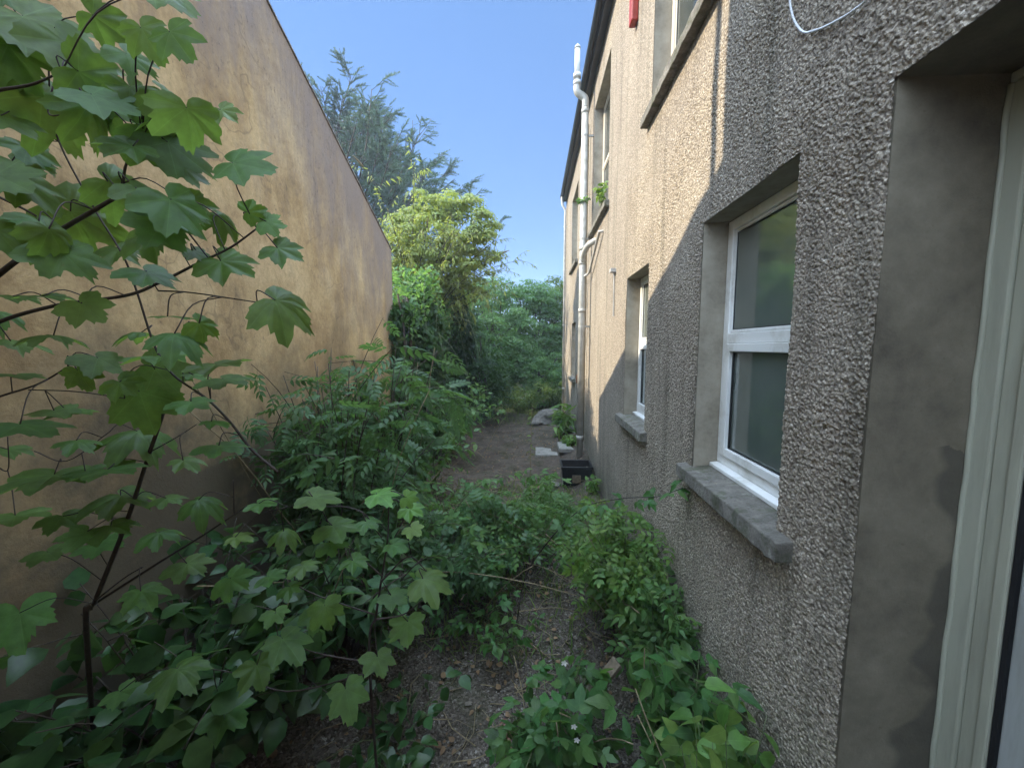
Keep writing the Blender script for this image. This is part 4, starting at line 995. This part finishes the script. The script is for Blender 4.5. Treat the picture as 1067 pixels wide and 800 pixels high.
for i, (x, y, sx, sy, lb) in enumerate(((.30, 8.15, .46, .62, 'grey paving slab lying on the soil, left of the mossy slab'), (.76, 8.1, .42, .6, 'mossy paving slab at the foot of the soil pipe'))):
    z = GZ(x, y); mb = MB(); mb.box(x-sx/2, x+sx/2, y-sy/2, y+sy/2, z-.06, z+.022); tag(mb.build('paving_slab', M['slab'], bevel=.01), lb, 'slab', 'paving slabs by the soil pipe')
def rock(x, y, r, name, label, cat, m, sq=(1, .8, .7), group=None, z=None, up=.3):
    import bmesh
    bm = bmesh.new(); bmesh.ops.create_icosphere(bm, subdivisions=3, radius=1)
    ph = RNG.uniform(0, 6, 9)
    for v in bm.verts:
        c = v.co; k = 1+.22*math.sin(c.x*3+ph[0])*math.sin(c.y*3.3+ph[1])+.14*math.sin(c.z*5+ph[2]+c.x*2)+.07*math.sin(c.y*9+ph[3])*math.sin(c.x*8+ph[4])
        v.co = Vector((c.x*sq[0], c.y*sq[1], c.z*sq[2]))*r*k
    me = bpy.data.meshes.new(name); bm.to_mesh(me); bm.free(); me.materials.append(m)
    o = bpy.data.objects.new(name, me); COL.objects.link(o); o.location = (x, y, (GZ(x, y) if z is None else z)+r*up); o.rotation_euler.z = RNG.uniform(0, 6)
    tag(o, label, cat, group); return o
rock(.48, 11.2, .42, 'rubble_stone', 'large pale stone at the back edge of the bare soil', 'stone', M['stone'])
rock(.12, 10.9, .2, 'rubble_stone', 'smaller pale stone left of the large one, back of the bare soil', 'stone', M['stone'])
rock(-.15, 2.1, .05, 'reflection_lump', 'dull reddish brick half buried in the grit path, standing in for a red reflection on the pane', 'lump', M['lump'], (1.3, .8, .5), None, None, -.05)  # added lump in place of a red reflection on the window pane
rock(.33, 6.25, .12, 'rubble_stone', 'pale grey stone beside the black box', 'stone', M['stone'])
# plank
p0, p1 = np.array((.36, 2.18, .15)), np.array((.53, 2.24, .33)); d = (p1-p0)/np.linalg.norm(p1-p0); sd = np.cross(d, (0, 0, 1)); sd /= np.linalg.norm(sd); u_ = np.cross(sd, d)
mb = MB(); mb.add([p0-sd*.04-u_*.012, p0+sd*.04-u_*.012, p0+sd*.04+u_*.012, p0-sd*.04+u_*.012, p1-sd*.04-u_*.012, p1+sd*.04-u_*.012, p1+sd*.04+u_*.012, p1-sd*.04+u_*.012],
                  [(0, 1, 2, 3), (7, 6, 5, 4), (0, 4, 5, 1), (1, 5, 6, 2), (2, 6, 7, 3), (3, 7, 4, 0)])
tag(mb.build('plank', M['plank'], bevel=.003), 'weathered broken plank lying in the weeds by the grit path', 'plank')
# scrap of white paper
c = at(456, 584, 2.6); mb = MB(); mb.add([c, c+(.03, .01, .01), c+(.04, .0, .06), c+(.015, .02, .075), c+(-.01, .01, .05)], [(0, 1, 2, 3, 4)]); 
# stuff: grit stones, dead leaves, twigs, short grass
def scatter_stones(n):
    ico = np.array([(0, 0, 1), (.9, 0, .3), (.28, .85, .3), (-.72, .53, .3), (-.72, -.53, .3), (.28, -.85, .3), (0, 0, -.4)]); tr = np.array([(0, 1, 2), (0, 2, 3), (0, 3, 4), (0, 4, 5), (0, 5, 1), (6, 2, 1), (6, 3, 2), (6, 4, 3), (6, 5, 4), (6, 1, 5)])
    V = []; Fc = []
    for i in range(n):
        if RNG.random() < .7: y = RNG.uniform(.9, 4.2); x = RNG.uniform(-1.3, 1.0)
        else: y = RNG.uniform(4, 11.5); x = RNG.uniform(-1.8, 1.0)
        s = RNG.uniform(.003, .011)*(1+1.6*(RNG.random() < .06)); a_ = RNG.uniform(0, 6.28); c_, s_ = math.cos(a_), math.sin(a_)
        q = ico*RNG.uniform(.6, 1.2, ico.shape)*s*np.array((1.2, .9, .8)); q = np.stack([q[:, 0]*c_-q[:, 1]*s_, q[:, 0]*s_+q[:, 1]*c_, q[:, 2]], 1)
        V.append(q+(x, y, GZ(x, y)+s*.2)); Fc.append(tr+i*7)
    return fast_mesh('grit_stones', np.concatenate(V), np.concatenate(Fc), None, M['grit'], None, False)
kind(scatter_stones(7000), 'stuff')
n = 2200; x = RNG.uniform(-1.9, 1.0, n); y = RNG.uniform(.9, 11.5, n); z = np.array([GZ(a_, b_) for a_, b_ in zip(x, y)])+RNG.uniform(.008, .03, n)
kind(leaves('dead_leaves', BROAD, np.stack([x, y, z], 1), rnd_unit(n)*.5+np.array((0, 0, 1)), rnd_unit(n)*np.array((1, 1, .15)), RNG.uniform(.018, .055, n), M['litter']), 'stuff')
n = 6500; x = np.where(RNG.random(n) < .5, RNG.uniform(-2, 1.0, n), RNG.uniform(-1.2, 1.0, n)); y = np.where(RNG.random(n) < .5, RNG.uniform(10.8, 14.5, n), RNG.uniform(2.6, 6.0, n))
z = np.array([GZ(a_, b_) for a_, b_ in zip(x, y)])
kind(leaves('grass', T_ovate(.07, 3, .1, .4), np.stack([x, y, z-.005], 1), rnd_unit(n)+np.array((0, 0, .1)), rnd_unit(n)*np.array((.6, .6, .1))+np.array((0, 0, 1)), RNG.uniform(.06, .2, n), M['grass']), 'stuff')
lines = []
for i in range(520):
    xx_, yy_ = RNG.uniform(-1.8, 1.0), RNG.uniform(1.2, 6.5); a_ = RNG.uniform(0, 6.28); l_ = RNG.uniform(.08, .4)
    p = np.array((xx_, yy_, GZ(xx_, yy_)+.012)); lines.append(([p, p+np.array((math.cos(a_)*l_*.5, math.sin(a_)*l_*.5, RNG.uniform(0, .04))), p+np.array((math.cos(a_+.3)*l_, math.sin(a_+.3)*l_, .01))], RNG.uniform(.0015, .004)))
kind(stems_obj('dead_twigs', lines, M['dry_stem'], None, 4), 'stuff')

# ------------------------------------------------------------------ added haze volume, standing in for the dirty pane's veil over far trees
mb = MB(); mb.box(-402, 402, -62, 502, -1.3, 15.5); hz = mb.build('haze', None); kind(hz, 'stuff')
hm = bpy.data.materials.new('haze'); hm.use_nodes = True; hn = hm.node_tree; hn.nodes.clear()
ho = hn.nodes.new('ShaderNodeOutputMaterial'); hv = hn.nodes.new('ShaderNodeVolumePrincipled'); hv.inputs['Color'].default_value = (.80, .89, 1, 1); hv.inputs['Density'].default_value = .0032
hn.links.new(hv.outputs[0], ho.inputs['Volume']); hz.data.materials.append(hm)
# ------------------------------------------------------------------ light, camera, render
w = bpy.data.worlds.new('World'); sc.world = w; w.use_nodes = True
nt = w.node_tree; nt.nodes.clear()
sky = nt.nodes.new('ShaderNodeTexSky'); sky.sky_type = 'NISHITA'; sky.sun_disc = False
SUN = Vector((-1, -.05, -.0)); to_sun = Vector((-1, .05, .72)).normalized()
el = math.asin(to_sun.z); sky.sun_elevation = el; sky.sun_rotation = math.atan2(to_sun.x, to_sun.y)
sky.altitude = 50; sky.air_density = .75; sky.dust_density = .05; sky.ozone_density = 3.0
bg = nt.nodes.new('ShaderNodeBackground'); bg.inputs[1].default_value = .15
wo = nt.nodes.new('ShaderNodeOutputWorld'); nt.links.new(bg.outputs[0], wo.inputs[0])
# clear sky evened out to a mid blue; broken white cloud added overhead and behind the camera, unseen, to lift the shade
skm = mix(nt, .8, sky.outputs[0], (.27, .60, 1.34))
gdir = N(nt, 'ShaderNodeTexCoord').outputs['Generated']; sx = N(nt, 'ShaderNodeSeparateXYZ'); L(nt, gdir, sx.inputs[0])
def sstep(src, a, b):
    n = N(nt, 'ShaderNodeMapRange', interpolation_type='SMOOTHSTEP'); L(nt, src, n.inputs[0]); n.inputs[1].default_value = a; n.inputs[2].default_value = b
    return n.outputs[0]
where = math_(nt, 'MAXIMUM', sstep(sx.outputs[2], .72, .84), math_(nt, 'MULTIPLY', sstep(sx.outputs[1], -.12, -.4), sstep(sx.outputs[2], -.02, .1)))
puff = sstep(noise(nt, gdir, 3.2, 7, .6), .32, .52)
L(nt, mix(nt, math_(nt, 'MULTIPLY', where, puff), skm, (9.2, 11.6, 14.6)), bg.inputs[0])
sl = bpy.data.lights.new('sun', 'SUN'); sl.energy = 2.5; sl.angle = R(.53); sl.color = (1, .88, .68)
so = bpy.data.objects.new('sun', sl); COL.objects.link(so); so.rotation_euler = (-to_sun).to_track_quat('-Z', 'Y').to_euler(); so.location = (-20, 3, 20)
cam = bpy.data.cameras.new('camera'); co = bpy.data.objects.new('camera', cam); COL.objects.link(co)
co.location = (0, 0, EYE); co.rotation_euler = (math.pi/2-PITCH, 0, YAW)
cam.sensor_fit = 'HORIZONTAL'; cam.sensor_width = 36; cam.lens = 36*F/1067; cam.clip_start = .02; cam.clip_end = 2000
sc.camera = co
sc.view_settings.view_transform = 'Standard'; sc.view_settings.look = 'None'; sc.view_settings.exposure = 1.9; sc.view_settings.gamma = 1
sc.render.engine = 'CYCLES'
cy = sc.cycles
cy.use_denoising = True; cy.max_bounces = 10; cy.diffuse_bounces = 6; cy.glossy_bounces = 4; cy.transmission_bounces = 6
cy.caustics_reflective = True; cy.sample_clamp_indirect = 6
